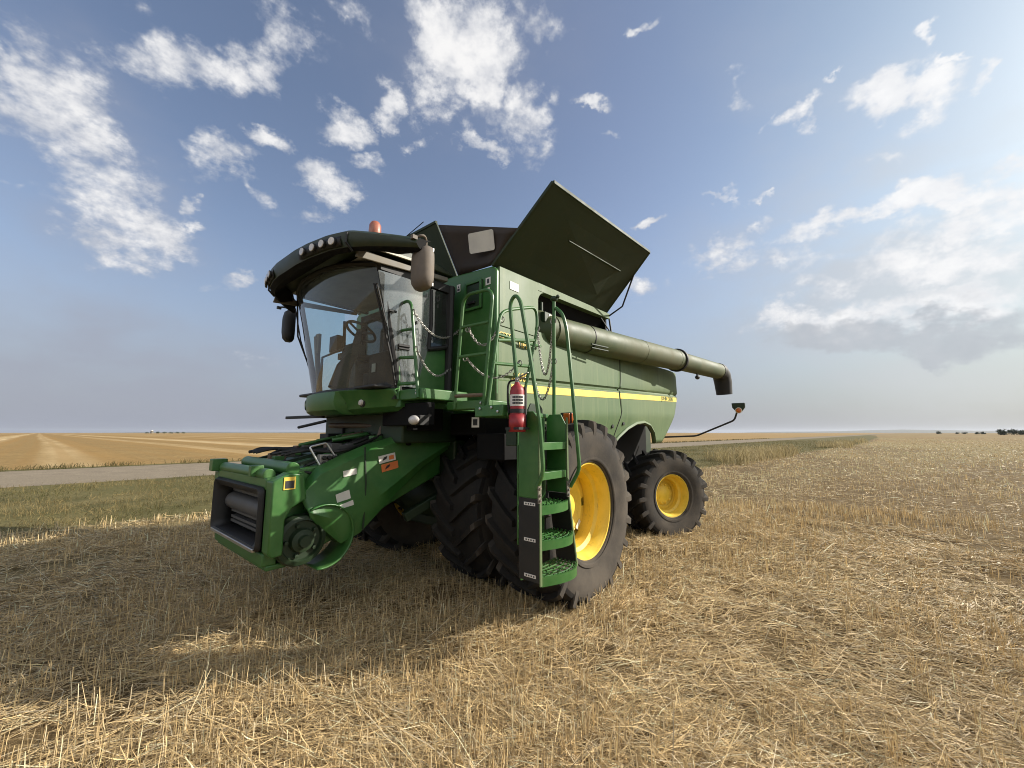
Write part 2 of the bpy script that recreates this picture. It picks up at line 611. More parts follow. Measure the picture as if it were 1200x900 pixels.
def empty(name, loc=(0, 0, 0), parent=None):
    o = bpy.data.objects.new(name, None)
    o.empty_display_size = 0.3
    C.objects.link(o)
    o.location = loc
    if parent is not None: o.parent = parent
    return o


def copy_tree(o, parent=None):
    c = o.copy()
    C.objects.link(c)
    if parent is not None: c.parent = parent
    for ch in list(o.children):
        copy_tree(ch, c)
    return c


def text_mesh(s, size, depth=0.002, extr=True, shear=0.0, xscale=1.0):
    cu = bpy.data.curves.new('lettering', 'FONT')
    cu.body = s
    cu.size = size
    cu.extrude = depth / 2
    cu.shear = shear
    cu.align_x = 'CENTER'
    cu.align_y = 'CENTER'
    cu.resolution_u = 3
    to = bpy.data.objects.new('lettering', cu)
    C.objects.link(to)
    bpy.context.view_layer.update()
    dg = bpy.context.evaluated_depsgraph_get()
    me = bpy.data.meshes.new_from_object(to.evaluated_get(dg))
    vs = [Vector((v.co.x * xscale, v.co.y, v.co.z)) for v in me.vertices]
    fs = [tuple(p.vertices) for p in me.polygons]
    bpy.data.objects.remove(to)
    bpy.data.meshes.remove(me)
    return vs, fs


def bez_round(pts, r=0.06, n=5):
    """polyline with rounded corners"""
    P = [Vector(p) for p in pts]
    o = [P[0]]
    for i in range(1, len(P) - 1):
        a, b, c = P[i - 1], P[i], P[i + 1]
        d1 = min(r, (a - b).length * .49)
        d2 = min(r, (c - b).length * .49)
        p0 = b + (a - b).normalized() * d1
        p2 = b + (c - b).normalized() * d2
        for k in range(n + 1):
            t = k / n
            o.append(p0 * (1 - t) ** 2 + b * 2 * t * (1 - t) + p2 * t * t)
    o.append(P[-1])
    return o


def lerp(a, b, t): return a + (b - a) * t


def interp(x, xs, ys):
    return float(np.interp(x, xs, ys))

# ---------------------------------------------------------------- ground sheets
def ground_mat(name, cols, scales, bump=0.4, stripes=None, patch=None, bdist=0.03):
    m, w, b, o = principled(name)
    P = w.n('ShaderNodeNewGeometry').outputs['Position']
    c = w.mix(w.mapr(w.noise(P, scales[0], 6, 0.62), 0.32, 0.68), cols[0], cols[1])
    c = w.mix(w.mapr(w.noise(P, scales[1], 5, 0.6), 0.35, 0.7), c, cols[2])
    fine = w.noise(P, scales[2], 8, 0.75)
    c = w.mix(w.mapr(fine, 0.35, 0.7, 0.55, 0.0), c, tuple(x * .35 for x in cols[0]))
    if patch:
        k2 = w.mapr(w.noise(w.mapping(P, scale=(.05, .22, 1)), 1.0, 6, 0.65), 0.42, 0.62, 0.0, 0.75)
        c = w.mix(k2, c, tuple(x * .62 for x in cols[2]))
        k = w.mapr(w.noise(w.mapping(P, scale=patch[2]), 1.0, 5, 0.6), 0.48, 0.62, 0.0, patch[1])
        c = w.mix(k, c, patch[0])
    if stripes:
        s = w.n('ShaderNodeSeparateXYZ')
        w.t.links.new(P, s.inputs[0])
        wob = w.noise(w.mapping(P, scale=(.02, .004, 1)), 1.0, 3, 0.5)
        x = w.math('ADD', s.outputs[0], w.math('MULTIPLY', wob, 5.0))
        for per, width, amt, col in stripes:
            t = w.math('ABSOLUTE', w.math('SUBTRACT', w.math('FRACT', w.math('DIVIDE', x, per)), 0.5))
            k = w.mapr(t, width, width * .35, 0.0, amt)
            nz = w.mapr(w.noise(w.mapping(P, scale=(.5, .05, 1)), 1.0, 4, 0.6), 0.3, 0.7, 0.3, 1.0)
            c = w.mix(w.math('MULTIPLY', k, nz), c, col)
    w.set(b.inputs['Base Color'], c)
    b.inputs['Roughness'].default_value = 0.95
    b.inputs['Specular IOR Level'].default_value = 0.1
    bn = w.n('ShaderNodeBump')
    bn.inputs['Strength'].default_value = bump
    bn.inputs['Distance'].default_value = bdist
    w.set(bn.inputs['Height'], fine)
    w.t.links.new(bn.outputs[0], b.inputs['Normal'])
    return m


G_STUB = ground_mat('stubble_soil', [(0.155, 0.108, 0.054), (0.30, 0.215, 0.108), (0.215, 0.15, 0.073)], (0.7, 0.09, 9.0), 0.7,
                    patch=((0.28, 0.23, 0.115), 0.6, (0.012, 0.03, 1)))
G_FAR = ground_mat('far_stubble', [(0.28, 0.195, 0.09), (0.40, 0.29, 0.145), (0.32, 0.225, 0.10)], (0.3, 0.05, 3.0), 0.5,
                   patch=((0.26, 0.215, 0.105), 0.6, (0.012, 0.03, 1)))
G_VERGE = ground_mat('verge_soil', [(0.12, 0.108, 0.045), (0.23, 0.19, 0.085), (0.155, 0.14, 0.055)], (0.8, 0.15, 8.0), 0.6)
G_ROAD = ground_mat('gravel', [(0.26, 0.215, 0.155), (0.35, 0.29, 0.21), (0.295, 0.245, 0.175)], (1.2, 0.12, 16.0), 0.3)
G_GOLD = ground_mat('golden_stubble', [(0.30, 0.195, 0.075), (0.38, 0.26, 0.105), (0.335, 0.22, 0.088)], (0.25, 0.03, 3.0), 0.3,
                    stripes=[(27.0, 0.10, 0.85, (0.60, 0.46, 0.26)), (11.0, 0.16, 0.6, (0.54, 0.40, 0.21)), (7.3, 0.22, 0.45, (0.34, 0.20, 0.065)), (1.6, 0.30, 0.4, (0.28, 0.165, 0.055))])
G_HILL = ground_mat('far_hill_grass', [(0.10, 0.10, 0.06), (0.16, 0.14, 0.08), (0.13, 0.12, 0.07)], (0.004, 0.001, 0.02), 0.0)


def flat(name, pts, z, m):
    mb = MB().add([(x, y, z) for x, y in pts], [tuple(range(len(pts)))])
    o = obj(name, mb, m, smooth=0)
    o['kind'] = 'structure'
    return o


def road_y(x): return -15.8 - 0.085 * x


BIG = 24000
flat('ground', [(-BIG, -BIG), (BIG, -BIG), (BIG, BIG), (-BIG, BIG)], 0.0, G_STUB)
flat('far_field', [(-70, 6), (-62, 18), (-75, 45), (-60, 90), (-80, 300), (-200, 9000), (-20000, 9000), (-20000, 1200), (-400, 22), (-150, 12)], 0.003, G_FAR)
vx = [120, 40, 6, -18, -80, -200, -420]
vy = [-24, -14.5, -7.4, -1.0, 6.2, 14.0, 19.9]
flat('grass_verge', list(zip(vx, vy)) + [(-420, road_y(-420)), (120, road_y(120))], 0.004, G_VERGE)
flat('gravel_road', [(600, road_y(600)), (-3000, road_y(-3000)), (-3000, road_y(-3000) - 8.4), (600, road_y(600) - 8.4)], 0.008, G_ROAD)
flat('golden_field', [(3000, road_y(3000) - 9.4), (-6000, road_y(-6000) - 9.4), (-9000, -14000), (3000, -14000)], 0.006, G_GOLD)
flat('field_bank', [(600, road_y(600) - 8.4), (-3000, road_y(-3000) - 8.4), (-3000, road_y(-3000) - 9.4), (600, road_y(600) - 9.4)], 0.010, G_VERGE)


def bearing(b, d):
    """point at compass-like bearing b (degrees, from +x to +y) and distance d from the photographer"""
    return (CAM.x + d * math.cos(R(b)), CAM.y + d * math.sin(R(b)))


# low far ridge on the horizon
mb = MB()
rows = []
for k in range(61):
    b = -212 + k * 2.5
    h = 22 + 26 * math.sin(k * .21) + 14 * math.sin(k * .57 + 1) + 10 * math.sin(k * 1.3)
    h = max(2, h * (1.2 if b < -150 else 0.5))
    rows.append([(*bearing(b, 11000), -1), (*bearing(b, 12500), h), (*bearing(b, 14500), h * .8), (*bearing(b, 17000), -1)])
mb.grid(rows)
o = obj('hills', mb, G_HILL)
o['kind'] = 'structure'


# ---------------------------------------------------------------- straw, stubble and grass
def attr_mat(name, trans=0.25, rough=0.75):
    m = bpy.data.materials.new(name)
    m.use_nodes = True
    t = m.node_tree
    t.nodes.clear()
    w = NT(t)
    a = w.n('ShaderNodeAttribute', attribute_name='tone')
    P = w.n('ShaderNodeNewGeometry').outputs['Position']
    c = w.mix(w.mapr(w.noise(P, 30, 2, 0.5), 0.3, 0.7, 0.0, 0.35), a.outputs['Color'], (0.16, 0.10, 0.045))
    b = w.n('ShaderNodeBsdfPrincipled')
    w.set(b.inputs['Base Color'], c)
    b.inputs['Roughness'].default_value = rough
    b.inputs['Specular IOR Level'].default_value = 0.25
    tl = w.n('ShaderNodeBsdfTranslucent')
    w.set(tl.inputs[0], c)
    mx = w.n('ShaderNodeMixShader')
    mx.inputs[0].default_value = trans
    t.links.new(b.outputs[0], mx.inputs[1])
    t.links.new(tl.outputs[0], mx.inputs[2])
    o = w.n('ShaderNodeOutputMaterial')
    t.links.new(mx.outputs[0], o.inputs[0])
    return m


STRAW_M = attr_mat('dry_straw', 0.15, 0.6)
GRASS_M = attr_mat('grass_blades', 0.3, 0.75)


def ribbons(name, P, azim, tilt, L, w, bend, col, mat, roll=None, label=None, cat=None):
    """many thin blades as one mesh: P (n,3) roots; tilt 0 = lying, pi/2 = upright"""
    n = len(P)
    ch, sh = np.cos(azim), np.sin(azim)
    d0 = np.stack([np.cos(tilt) * ch, np.cos(tilt) * sh, np.sin(tilt)], 1)
    t2 = tilt - bend
    d1 = np.stack([np.cos(t2) * ch, np.cos(t2) * sh, np.sin(t2)], 1)
    if roll is None: roll = rng.uniform(-.7, .7, n)
    side = np.stack([-sh, ch, np.zeros(n)], 1)
    upv = np.cross(d0, side)
    s = side * np.cos(roll)[:, None] + upv * np.sin(roll)[:, None]
    mid = P + d0 * (L * .55)[:, None]
    tip = mid + d1 * (L * .45)[:, None]
    hw = (w * .5)[:, None] * s
    V = np.stack([P - hw, P + hw, mid - hw, mid + hw, tip - hw * .6, tip + hw * .6], 1).reshape(-1, 3)
    base = (np.arange(n) * 6)[:, None]
    F = np.concatenate([base + np.array([0, 1, 3, 2]), base + np.array([2, 3, 5, 4])], 1).reshape(-1)
    me = bpy.data.meshes.new(name)
    me.vertices.add(n * 6)
    me.vertices.foreach_set('co', V.astype(np.float32).ravel())
    nf = n * 2
    me.loops.add(nf * 4)
    me.loops.foreach_set('vertex_index', F.astype(np.int32))
    me.polygons.add(nf)
    me.polygons.foreach_set('loop_start', np.arange(nf, dtype=np.int32) * 4)
    me.polygons.foreach_set('loop_total', np.full(nf, 4, dtype=np.int32))
    me.update()
    at = me.attributes.new('tone', 'FLOAT_COLOR', 'POINT')
    cc = np.concatenate([np.repeat(col, 6, 0), np.ones((n * 6, 1))], 1)
    at.data.foreach_set('color', cc.astype(np.float32).ravel())
    me.materials.append(mat)
    o = bpy.data.objects.new(name, me)
    C.objects.link(o)
    tag(o, label, cat, None, 'stuff')
    return o


def vnoise(x, y, s, seed=0):
    """cheap smooth value noise for clumping"""
    r = np.random.default_rng(seed)
    T = r.random((64, 64))
    u, v = x / s, y / s
    i, j = np.floor(u).astype(int), np.floor(v).astype(int)
    f, g = u - i, v - j
    f, g = f * f * (3 - 2 * f), g * g * (3 - 2 * g)
    a = T[i % 64, j % 64]; b = T[(i + 1) % 64, j % 64]; c = T[i % 64, (j + 1) % 64]; d = T[(i + 1) % 64, (j + 1) % 64]
    return (a * (1 - f) + b * f) * (1 - g) + (c * (1 - f) + d * f) * g


def scatter(n, d0, d1, power, spread=68):
    """roots round the photographer's standing point, denser close by"""
    u = rng.random(n)
    p = 2 - power
    d = (d0 ** p + u * (d1 ** p - d0 ** p)) ** (1 / p)
    b = R(-140) + R(spread) * rng.uniform(-1, 1, n)
    return CAM.x + d * np.cos(b), CAM.y + d * np.sin(b), d


TYRES = [(0, s * y, 0.34, 0.33) for s in (-1, 1) for y in (1.0, 1.83)] + [(-3.3, s * 1.7, .34, .3) for s in (-1, 1)]


def keep_field(x, y):
    k = y > np.interp(-x, [-v for v in vx], vy)
    for tx, ty, hx, hy in TYRES:
        k &= ~((abs(x - tx) < hx) & (abs(y - ty) < hy))
    return k


def straw_col(n, x, y):
    a = np.array([0.83, 0.65, 0.365]); b = np.array([0.55, 0.395, 0.19]); g = np.array([0.50, 0.40, 0.235])
    t = rng.random(n)[:, None]
    q = vnoise(x, y, 1.3, 5)[:, None] * .6 + rng.random(n)[:, None] * .5
    c = a * (1 - t * .55) + b * t * .55
    far = np.clip((vnoise(x, y * 2.2, 11.0, 41) - .42) * 3, 0, 1)[:, None]
    c = c * (1 - .4 * far) + np.array([.42, .29, .125]) * .4 * far
    c = np.where(q > .72, c * .35 + b * .65, c)
    c = np.where(rng.random(n)[:, None] < .14, g, c)
    c = np.where(rng.random(n)[:, None] < .16, np.array([.74, .62, .41]), c)
    return np.minimum(.9, c * rng.uniform(.6, 1.5, n)[:, None])


def lying(name, n, d0, d1, power, wf, label):
    x, y, d = scatter(n, d0, d1, power)
    k = keep_field(x, y)
    den = vnoise(x, y, .9, 3) * .6 + vnoise(x, y, .25, 4) * .4
    k &= den > rng.uniform(.16, .66, n)
    x, y, d = x[k], y[k], d[k]
    n = len(x)
    lat = (x - CAM.x) * -.643 + (y - CAM.y) * .766
    pref = np.interp(lat, [-4, -1, 1.5, 4], [R(165), R(160), R(125), R(108)]) + (vnoise(x, y, 2.2, 8) - .5) * 1.6
    az = pref + rng.normal(0, .55, n) + np.where(rng.random(n) < .25, rng.uniform(-PI, PI, n), 0) + np.where(rng.random(n) < .5, PI, 0)
    tilt = rng.normal(.04, .12, n) + np.where(rng.random(n) < .12, rng.uniform(.1, .7, n), 0)
    L = rng.uniform(.04, .20, n) * np.where(rng.random(n) < .12, 1.9, 1.0)
    w = rng.uniform(.0022, .0050, n) * np.clip(d / wf, 1, 14)
    z = rng.uniform(.008, .065, n) * (0.6 + vnoise(x, y, .5, 9) * .9)
    z = np.maximum(z, L * np.maximum(0, -np.sin(tilt)) + .004)
    return ribbons(name, np.stack([x, y, z], 1), az, tilt, L, w, rng.normal(0.05, .18, n), straw_col(n, x, y), STRAW_M, label=label, cat='straw')


def standing(name, n, d0, d1, power, wf, label, thr=.5):
    x, y, d = scatter(n, d0, d1, power)
    # drill rows run along the machine's course
    row = .19
    y = np.round(y / row) * row + rng.normal(0, .02 + .02 * vnoise(x, y, 3.0, 51), n) * np.clip(d / 6, 1, 2.6)
    k = keep_field(x, y)
    den = vnoise(x, y, 1.1, 13) * .55 + vnoise(x, y, .22, 14) * .45
    k &= den > rng.uniform(thr - .2, thr + .2, n)
    x, y, d = x[k], y[k], d[k]
    n = len(x)
    tilt = PI / 2 - np.abs(rng.normal(0, .16, n))
    L = rng.uniform(.08, .20, n) * (.75 + .5 * vnoise(x, y, 1.0, 15))
    w = rng.uniform(.003, .0052, n) * np.clip(d / wf, 1, 6)
    return ribbons(name, np.stack([x, y, np.zeros(n)], 1), rng.uniform(0, 2 * PI, n), tilt, L, w, rng.normal(0, .1, n), straw_col(n, x, y), STRAW_M, roll=rng.uniform(-1.5, 1.5, n), label=label, cat='stubble')


lying('loose_straw', 400000, 1.0, 10.0, 1.3, 4.0, 'pale loose straw lying flat over the near stubble field')
lying('scattered_straw', 300000, 8.0, 190.0, 1.85, 5.0, 'thin straw scattered over the farther stubble field')
standing('stubble', 70000, 1.4, 12.0, 1.05, 4.5, 'short upright cereal stubble round the harvester')
standing('sparse_stubble', 80000, 11.0, 170.0, 1.8, 5.5, 'short upright stubble farther out in the field', .45)


def grass(name, n, region, L0, L1, cols, label, wid=(.004, .008), upright=.35, clump=.9, d0=8, d1=80, power=1.5, wf=6):
    x, y, d = scatter(n, d0, d1, power)
    k = region(x, y)
    den = vnoise(x, y, clump, 21) * .6 + vnoise(x, y, clump * .25, 22) * .4
    k &= den > rng.uniform(.25, .6, n)
    x, y, d = x[k], y[k], d[k]
    n = len(x)
    tilt = PI / 2 - np.abs(rng.normal(0, upright, n))
    t = np.clip(vnoise(x, y, clump * 2.5, 23) * 1.1 - .1 + rng.normal(0, .25, n), 0, 1)[:, None]
    c = np.array(cols[0]) * (1 - t) + np.array(cols[1]) * t
    c *= rng.uniform(.7, 1.25, n)[:, None]
    L = rng.uniform(L0, L1, n)
    w = rng.uniform(*wid, n) * np.clip(d / wf, 1, 8)
    return ribbons(name, np.stack([x, y, np.zeros(n)], 1), rng.uniform(0, 2 * PI, n), tilt, L, w, rng.uniform(0, .7, n), c, GRASS_M, roll=rng.uniform(-1.5, 1.5, n), label=label, cat='grass')


def edge_y(x): return np.interp(-x, [-v for v in vx], vy)


grass('verge_grass', 460000, lambda x, y: (y < edge_y(x) + rng.normal(0, .5, len(x))) & (y > road_y(x) + .3), .05, .17,
      [(0.078, 0.088, 0.028), (0.31, 0.24, 0.105)], 'short green and brown grass on the road verge', upright=.8, d0=8.5, d1=110, power=1.75, wf=16, clump=.7)
grass('tall_dry_grass', 260000, lambda x, y: (abs(y - edge_y(x) + .7) < .3 + 1.7 * vnoise(x, y, 5, 31)) & (vnoise(x, y, 7.0, 33) > .38) & (x < -11) & (x > -95), .35, .95,
      [(0.32, 0.265, 0.12), (0.50, 0.41, 0.225)], 'tall dry grass along the stubble edge behind the rear wheel', upright=.25, d0=16, d1=100, power=1.2)
grass('bank_grass', 700000, lambda x, y: abs(y - road_y(x) + 8.9) < .5, .12, .30,
      [(0.07, 0.075, 0.028), (0.16, 0.13, 0.05)], 'grassy strip coloured dark for the shaded bank along the far side of the gravel road', upright=.4, d0=24, d1=140, power=1.6, wf=12)  # dark blade tones put the shading of the bank into the colour


# ---------------------------------------------------------------- far trees
LEAF = surf('far_foliage', (0.045, 0.065, 0.028), 0.8, var=0.35, scale=0.6)
BARK = surf('bark', (0.10, 0.075, 0.055), 0.9, bump=0.5, bscale=8)


def far_tree(px_b, d, h, w, label, group, low=False):
    x, y = bearing(px_b, d)
    root = empty('bush' if low else 'tree', (x, y, 0))
    tag(root, label, 'bush' if low else 'tree', group)
    r = random.Random(int(px_b * 100))
    t = MB()
    t.tube([(0, 0, 0), (0.1, 0.05, h * .3), (0.05, 0, h * .6)], [h * .05, h * .035, h * .02], 7)
    for k in range(4):
        a = k * 1.6 + r.random()
        t.tube([(0.08, 0.03, h * .28), (math.cos(a) * w * .2, math.sin(a) * w * .2, h * .55)], [h * .02, h * .01], 5)
    obj('trunk', t, BARK, root)
    c = MB()
    lob = [(r.uniform(-.3, .3) * w, r.uniform(-.3, .3) * w, h * r.uniform(.25 if not low else .15, .74), w * r.uniform(.18, .28)) for _ in range(11)]
    s = h * .055
    for _ in range(1100):
        lx, ly, lz, lr = r.choice(lob)
        v = Vector((r.gauss(0, 1), r.gauss(0, 1), r.gauss(0, .8))).normalized() * lr * r.uniform(.5, 1.1)
        p = Vector((lx, ly, lz)) + v
        p.z = max(p.z, h * .06)
        a = Vector((r.gauss(0, 1), r.gauss(0, 1), r.gauss(0, 1))).normalized()
        b = a.orthogonal().normalized()
        e = a.cross(b)
        q = s * r.uniform(.7, 1.5)
        c.add([p + b * q, p + e * q * .7, p - b * q, p - e * q * .7], [(0, 1, 2, 3)])
    obj('crown', c, LEAF, root, smooth=0)
    return root


for b, d, h, w, lab in [
    (168.85, 480, 4.9, 7.2, 'widest dark tree on the right horizon, leftmost of the three close trees'),
    (168.27, 470, 4.2, 6.0, 'smaller dark round tree on the right horizon, middle of the three close trees'),
    (167.70, 465, 4.4, 6.0, 'dark tree at the right photo edge, rightmost of the three close horizon trees')]:
    far_tree(b, d, h, w, lab, 'trees on the right horizon')
for b, d, h, w, lab in [
    (172.86, 900, 4.2, 7, 'low dark bush, leftmost of the five small bushes on the right horizon'),
    (171.68, 880, 2.6, 5, 'tiny dark bush, second from left of the five on the right horizon'),
    (171.2, 870, 2.8, 7, 'low wide bush, middle one of the five on the right horizon'),
    (170.4, 760, 2.8, 5, 'low bush, second from right of the five on the right horizon'),
    (170.05, 760, 3.4, 5, 'taller bush, rightmost of the five and nearest the horizon trees')]:
    far_tree(b, d, h, w, lab, 'low bushes on the right horizon', True)
for k, (b, h, w) in enumerate([(-97.38, 4, 9), (-98.26, 5.5, 9), (-98.81, 4, 11), (-99.30, 4, 11), (-99.87, 4, 11), (-100.4, 3.6, 10)]):
    far_tree(b, 1500, h, w, ['leftmost', 'tallest', 'third', 'fourth', 'fifth', 'rightmost'][k] + ' tiny tree of the farmyard row on the left horizon', 'farmyard trees on the left horizon')
x, y = bearing(-97.78, 1460)
bin_ = empty('grain_bin', (x, y, 0))
tag(bin_, 'tiny white grain bin among the trees on the left horizon', 'grain bin')
obj('wall', MB().lathe([(0, 3.2), (7.0, 3.2)], axis='Z', seg=24), GALV, bin_)
obj('roof', MB().lathe([(7.0, 3.35), (8.9, .4), (9.1, 0.01)], axis='Z', seg=24), WHITE, bin_)

# ================================================================= the harvester
H = empty('combine_harvester', (0, 0, 0))
tag(H, 'green combine harvester with open grain tank and yellow wheels parked on stubble', 'combine harvester')

# ---------------------------------------------------------------- chassis and inner bodies
mb = MB()
mb.box(-4.9, 0.55, -0.62, 0.62, 0.75, 1.25)
mb.box(-5.3, 0.74, -0.85, 0.85, 1.25, 2.95)
mb.box(-5.3, 0.74, -1.35, 1.35, 2.2, 2.9)
mb.box(-0.35, 0.35, -1.3, 1.3, 0.80, 1.02)
mb.box(0.35, 1.45, -0.85, 0.85, 1.62, 1.98)
mb.box(-0.6, 0.5, -0.45, 0.45, 0.55, 1.1)
obj('chassis', mb, GREEN_K, H, bevel=0.02)
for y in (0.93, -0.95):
    obj('wheel_well_shade', MB().prism([(-4.75, 1.1), (-4.75, 2.15), (-1.9, 2.15), (-1.9, 0.9), (-2.6, 0.9), (-2.8, 1.1)], 'Y', y, y + .02), UNDER, H)  # added black plate stands in for the shade inside the arch
mb = MB()
for y in (-0.5, 0.5):
    mb.rod((0.30, y * 1.5, 1.22), (1.15, y, 0.80), 0.10, 0.10)
mb.lathe([(-.62, .30), (-.3, .36), (.3, .36), (.62, .30)], (0.25, 0, 0.92), 'Y', 28)
obj('front_axle', mb, GREEN_K, H, bevel=0.01)
mb = MB()
mb.box(-3.5, -3.2, -1.35, 1.35, 0.55, 0.80)
obj('rear_axle', mb, GREEN_K, H, bevel=0.02)

# ---------------------------------------------------------------- side panels
def arch(x):
    a = [(-2.10, 1.53), (-2.3, 1.655), (-2.6, 1.79), (-2.95, 1.885), (-3.3, 1.912), (-3.6, 1.865), (-3.85, 1.73), (-3.99, 1.53)]
    if x > -2.10 or x < -3.99: return 1.53
    return interp(-x, [-p[0] for p in a], [p[1] for p in a])


def zs(x): return 2.255 + 0.0415 * (-x - 0.17)           # centre line of the yellow stripe


def seam(z): return interp(z, [1.5, 1.63, 2.05, 2.40, 2.55, 3.2], [-2.09, -2.11, -2.33, -2.28, -2.33, -2.38])


def rear(z): return interp(z, [1.5, 1.61, 2.05, 2.61, 3.09], [-4.35, -4.49, -5.02, -5.61, -5.58])


def ysurf(x, z):
    w = z - zs(x)
    y = interp(z, [1.5, 1.93 - .037 * x * .9, 3.1], [1.41, 1.5, 1.485])
    y -= 0.035 * max(0, min(1, min((w - .065) / .02, (.135 - w) / .025)))
    if x < -4.6: y -= 0.10 * ((-4.6 - x) / 1.0) ** 2
    return y


def panel(xf, xr, side):
    rows = []
    n = 54
    zl = [1.53, 1.6, 1.66, 1.72, 1.78, 1.84, 1.9, 1.96, 2.02, 2.08, 2.14]
    for i in range(n + 1):
        u = i / n
        r = []
        for z in zl:
            x = lerp(xf(z), xr(z), u)
            zz = max(z, arch(x))
            r.append((x, side * ysurf(x, zz), zz))
        xm = lerp(xf(2.3), xr(2.3), u)
        c = zs(xm)
        for dz in (-.075, 0, .055, .065, .085, .11, .135, .16):
            z = c + dz
            x = lerp(xf(z), xr(z), u)
            r.append((x, side * ysurf(x, z), z))
        zt = 2.97 + .022 * (-xm)
        for k in range(1, 6):
            z = lerp(c + .16, zt, k / 5)
            x = lerp(xf(z), xr(z), u)
            r.append((x, side * ysurf(x, z), z))
        x, y, z = r[-1]
        r.append((x, y - side * .05, z + .012))
        r.append((x, y - side * .25, z + .012))
        rows.append(r)
    return MB().grid(rows)


def stripe(xf, xr, side, h0=-.052, h1=.042):
    rows = []
    for i in range(41):
        u = i / 40
        x = lerp(xf, xr, u)
        rows.append([(x, side * (ysurf(x, zs(x) + h) + .0075), zs(x) + h) for h in np.linspace(h0, h1, 4)])
    return MB().grid(rows)


for s in (1, -1):
    p1 = obj('side_panel', panel(lambda z: 0.755, lambda z: seam(z) + .012, s), GREEN_D, H, thick=0.006)
    p2 = obj('side_panel', panel(lambda z: seam(z) - .012, rear, s), GREEN_D, H, thick=0.006)
    obj('stripe', stripe(0.5, -2.255, s), STRIPE, p1)
    obj('stripe', stripe(-2.31, -5.40, s), STRIPE, p2)
    # rolled lip round the rear wheel arch
    pts = [(x, s * (ysurf(x, arch(x)) + .035), arch(x)) for x in np.linspace(-2.10, -3.99, 40)]
    rows = []
    for (x, y, z) in pts:
        dx, dz = (x + 3.05), (z - 1.2)
        l = math.hypot(dx, dz)
        dx, dz = dx / l, dz / l
        rows.append([(x + dx * .055, y - s * .05, z + dz * .055), (x + dx * .03, y - s * .01, z + dz * .03), (x, y, z), (x - dx * .02, y - s * .03, z - dz * .02), (x - dx * .02, y - s * .07, z - dz * .02)])
    obj('wheel_arch_lip', MB().grid(rows), GREEN_D, p2, thick=0.012)
    k = MB()
    for (x, z) in ((-2.03, 1.83), (-2.42, 1.88)):
        k.lathe([(0, .03), (.02, .03), (.022, 0.0)], (x, s * (ysurf(x, z) + .002) if s > 0 else s * (ysurf(x, z) + .022), z), 'Y', 14)
    obj_each('latch', k, BLACK, p2)


def put_text(s, size, x, z, mat, name, parent, xs=1.0, slope=0.0415, shear=0.0, y=None):
    vs, fs = text_mesh(s, size, 0.003, shear=shear, xscale=xs)
    out = []
    for v in vs:                                       # reads along -x on the left side of the machine
        px = x - v.x
        pz = z + v.y + slope * v.x
        yy = (ysurf(px, pz) if y is None else y) + .011 + v.z
        out.append((px, yy, pz))
    return obj(name, MB().add(out, fs), mat, parent, smooth=0)


left_panels = [o for o in H.children if o.name.startswith('side_panel') and o.data.vertices[0].co.y > 0]
pf, pr = left_panels
put_text('JOHN DEERE', 0.115, -4.62, zs(-4.62) - .005, GREEN_D, 'lettering', pr, 1.15)
put_text('S680', 0.13, 0.33, 2.36, DECY, 'lettering', pf, 1.05, 0.0)
put_text('CTS', 0.11, 0.60, 2.79, DECY, 'lettering', pf, 1.2, 0.0)
put_text('TIME', 0.10, 0.27, 2.74, DECY, 'lettering', pf, 1.1, 0.0)

# ---------------------------------------------------------------- grain tank
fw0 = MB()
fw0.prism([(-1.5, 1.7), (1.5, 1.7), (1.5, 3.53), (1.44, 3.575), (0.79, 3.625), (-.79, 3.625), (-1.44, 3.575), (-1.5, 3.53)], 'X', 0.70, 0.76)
for s in (1, -1):
    tank = MB()
    a, b = (1.44, 1.5) if s > 0 else (-1.5, -1.44)
    tank.prism([(-0.02, 2.9), (0.70, 2.9), (0.70, 3.55), (0.70, 3.575), (-0.02, 3.60)], 'Y', a, b)
    a, b = (1.40, 1.5) if s > 0 else (-1.5, -1.40)
    tank.add([(-0.02, a, 3.50), (-2.0, a, 3.58), (-2.0, b, 3.58), (-0.02, b, 3.50), (-0.02, a, 3.60), (-2.0, a, 3.665), (-2.0, b, 3.665), (-0.02, b, 3.60)],
             [(0, 1, 2, 3), (4, 5, 6, 7), (0, 4, 5, 1), (3, 2, 6, 7), (1, 5, 6, 2), (0, 3, 7, 4)])
    # rounded corner of the recess
    c = [(-0.02, 3.30)] + [(-0.02 - .17 * (1 - math.cos(t)), 3.33 + .175 * math.sin(t)) for t in np.linspace(0, PI / 2, 7)] + [(-0.02, 3.515)]
    tank.prism(c, 'Y', 1.445 if s > 0 else -1.495, 1.495 if s > 0 else -1.445)
    obj('grain_tank_side', tank, GREEN_D, H, bevel=0.012)
obj('tank_front_wall', fw0, GREEN, H, bevel=0.02)  # same paint as the sides; its shade is put in by the darker green
for s in (1, -1):
    sm_ = MB()
    sm_.tube([(seam(z), s * (ysurf(seam(z), z) - .004), z) for z in np.linspace(1.56, 3.0, 24)], .0125, 6)
    obj('panel_gap', sm_, UNDER, H)
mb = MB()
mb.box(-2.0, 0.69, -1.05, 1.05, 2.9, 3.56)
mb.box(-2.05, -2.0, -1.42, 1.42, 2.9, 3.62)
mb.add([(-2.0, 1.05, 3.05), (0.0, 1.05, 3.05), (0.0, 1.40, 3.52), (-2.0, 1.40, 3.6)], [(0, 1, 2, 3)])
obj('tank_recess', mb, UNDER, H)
# covers folded open
def cover_pt(u, v, s=1, up=0.0):
    a = Vector((0.74, 1.43, 3.585)).lerp(Vector((-1.98, 1.43, 3.675)), u)
    b = Vector((0.81, 2.3, 4.175)).lerp(Vector((-1.72, 2.3, 4.38)), u)
    p = a.lerp(b, v)
    return Vector((p.x, s * p.y, p.z + up))


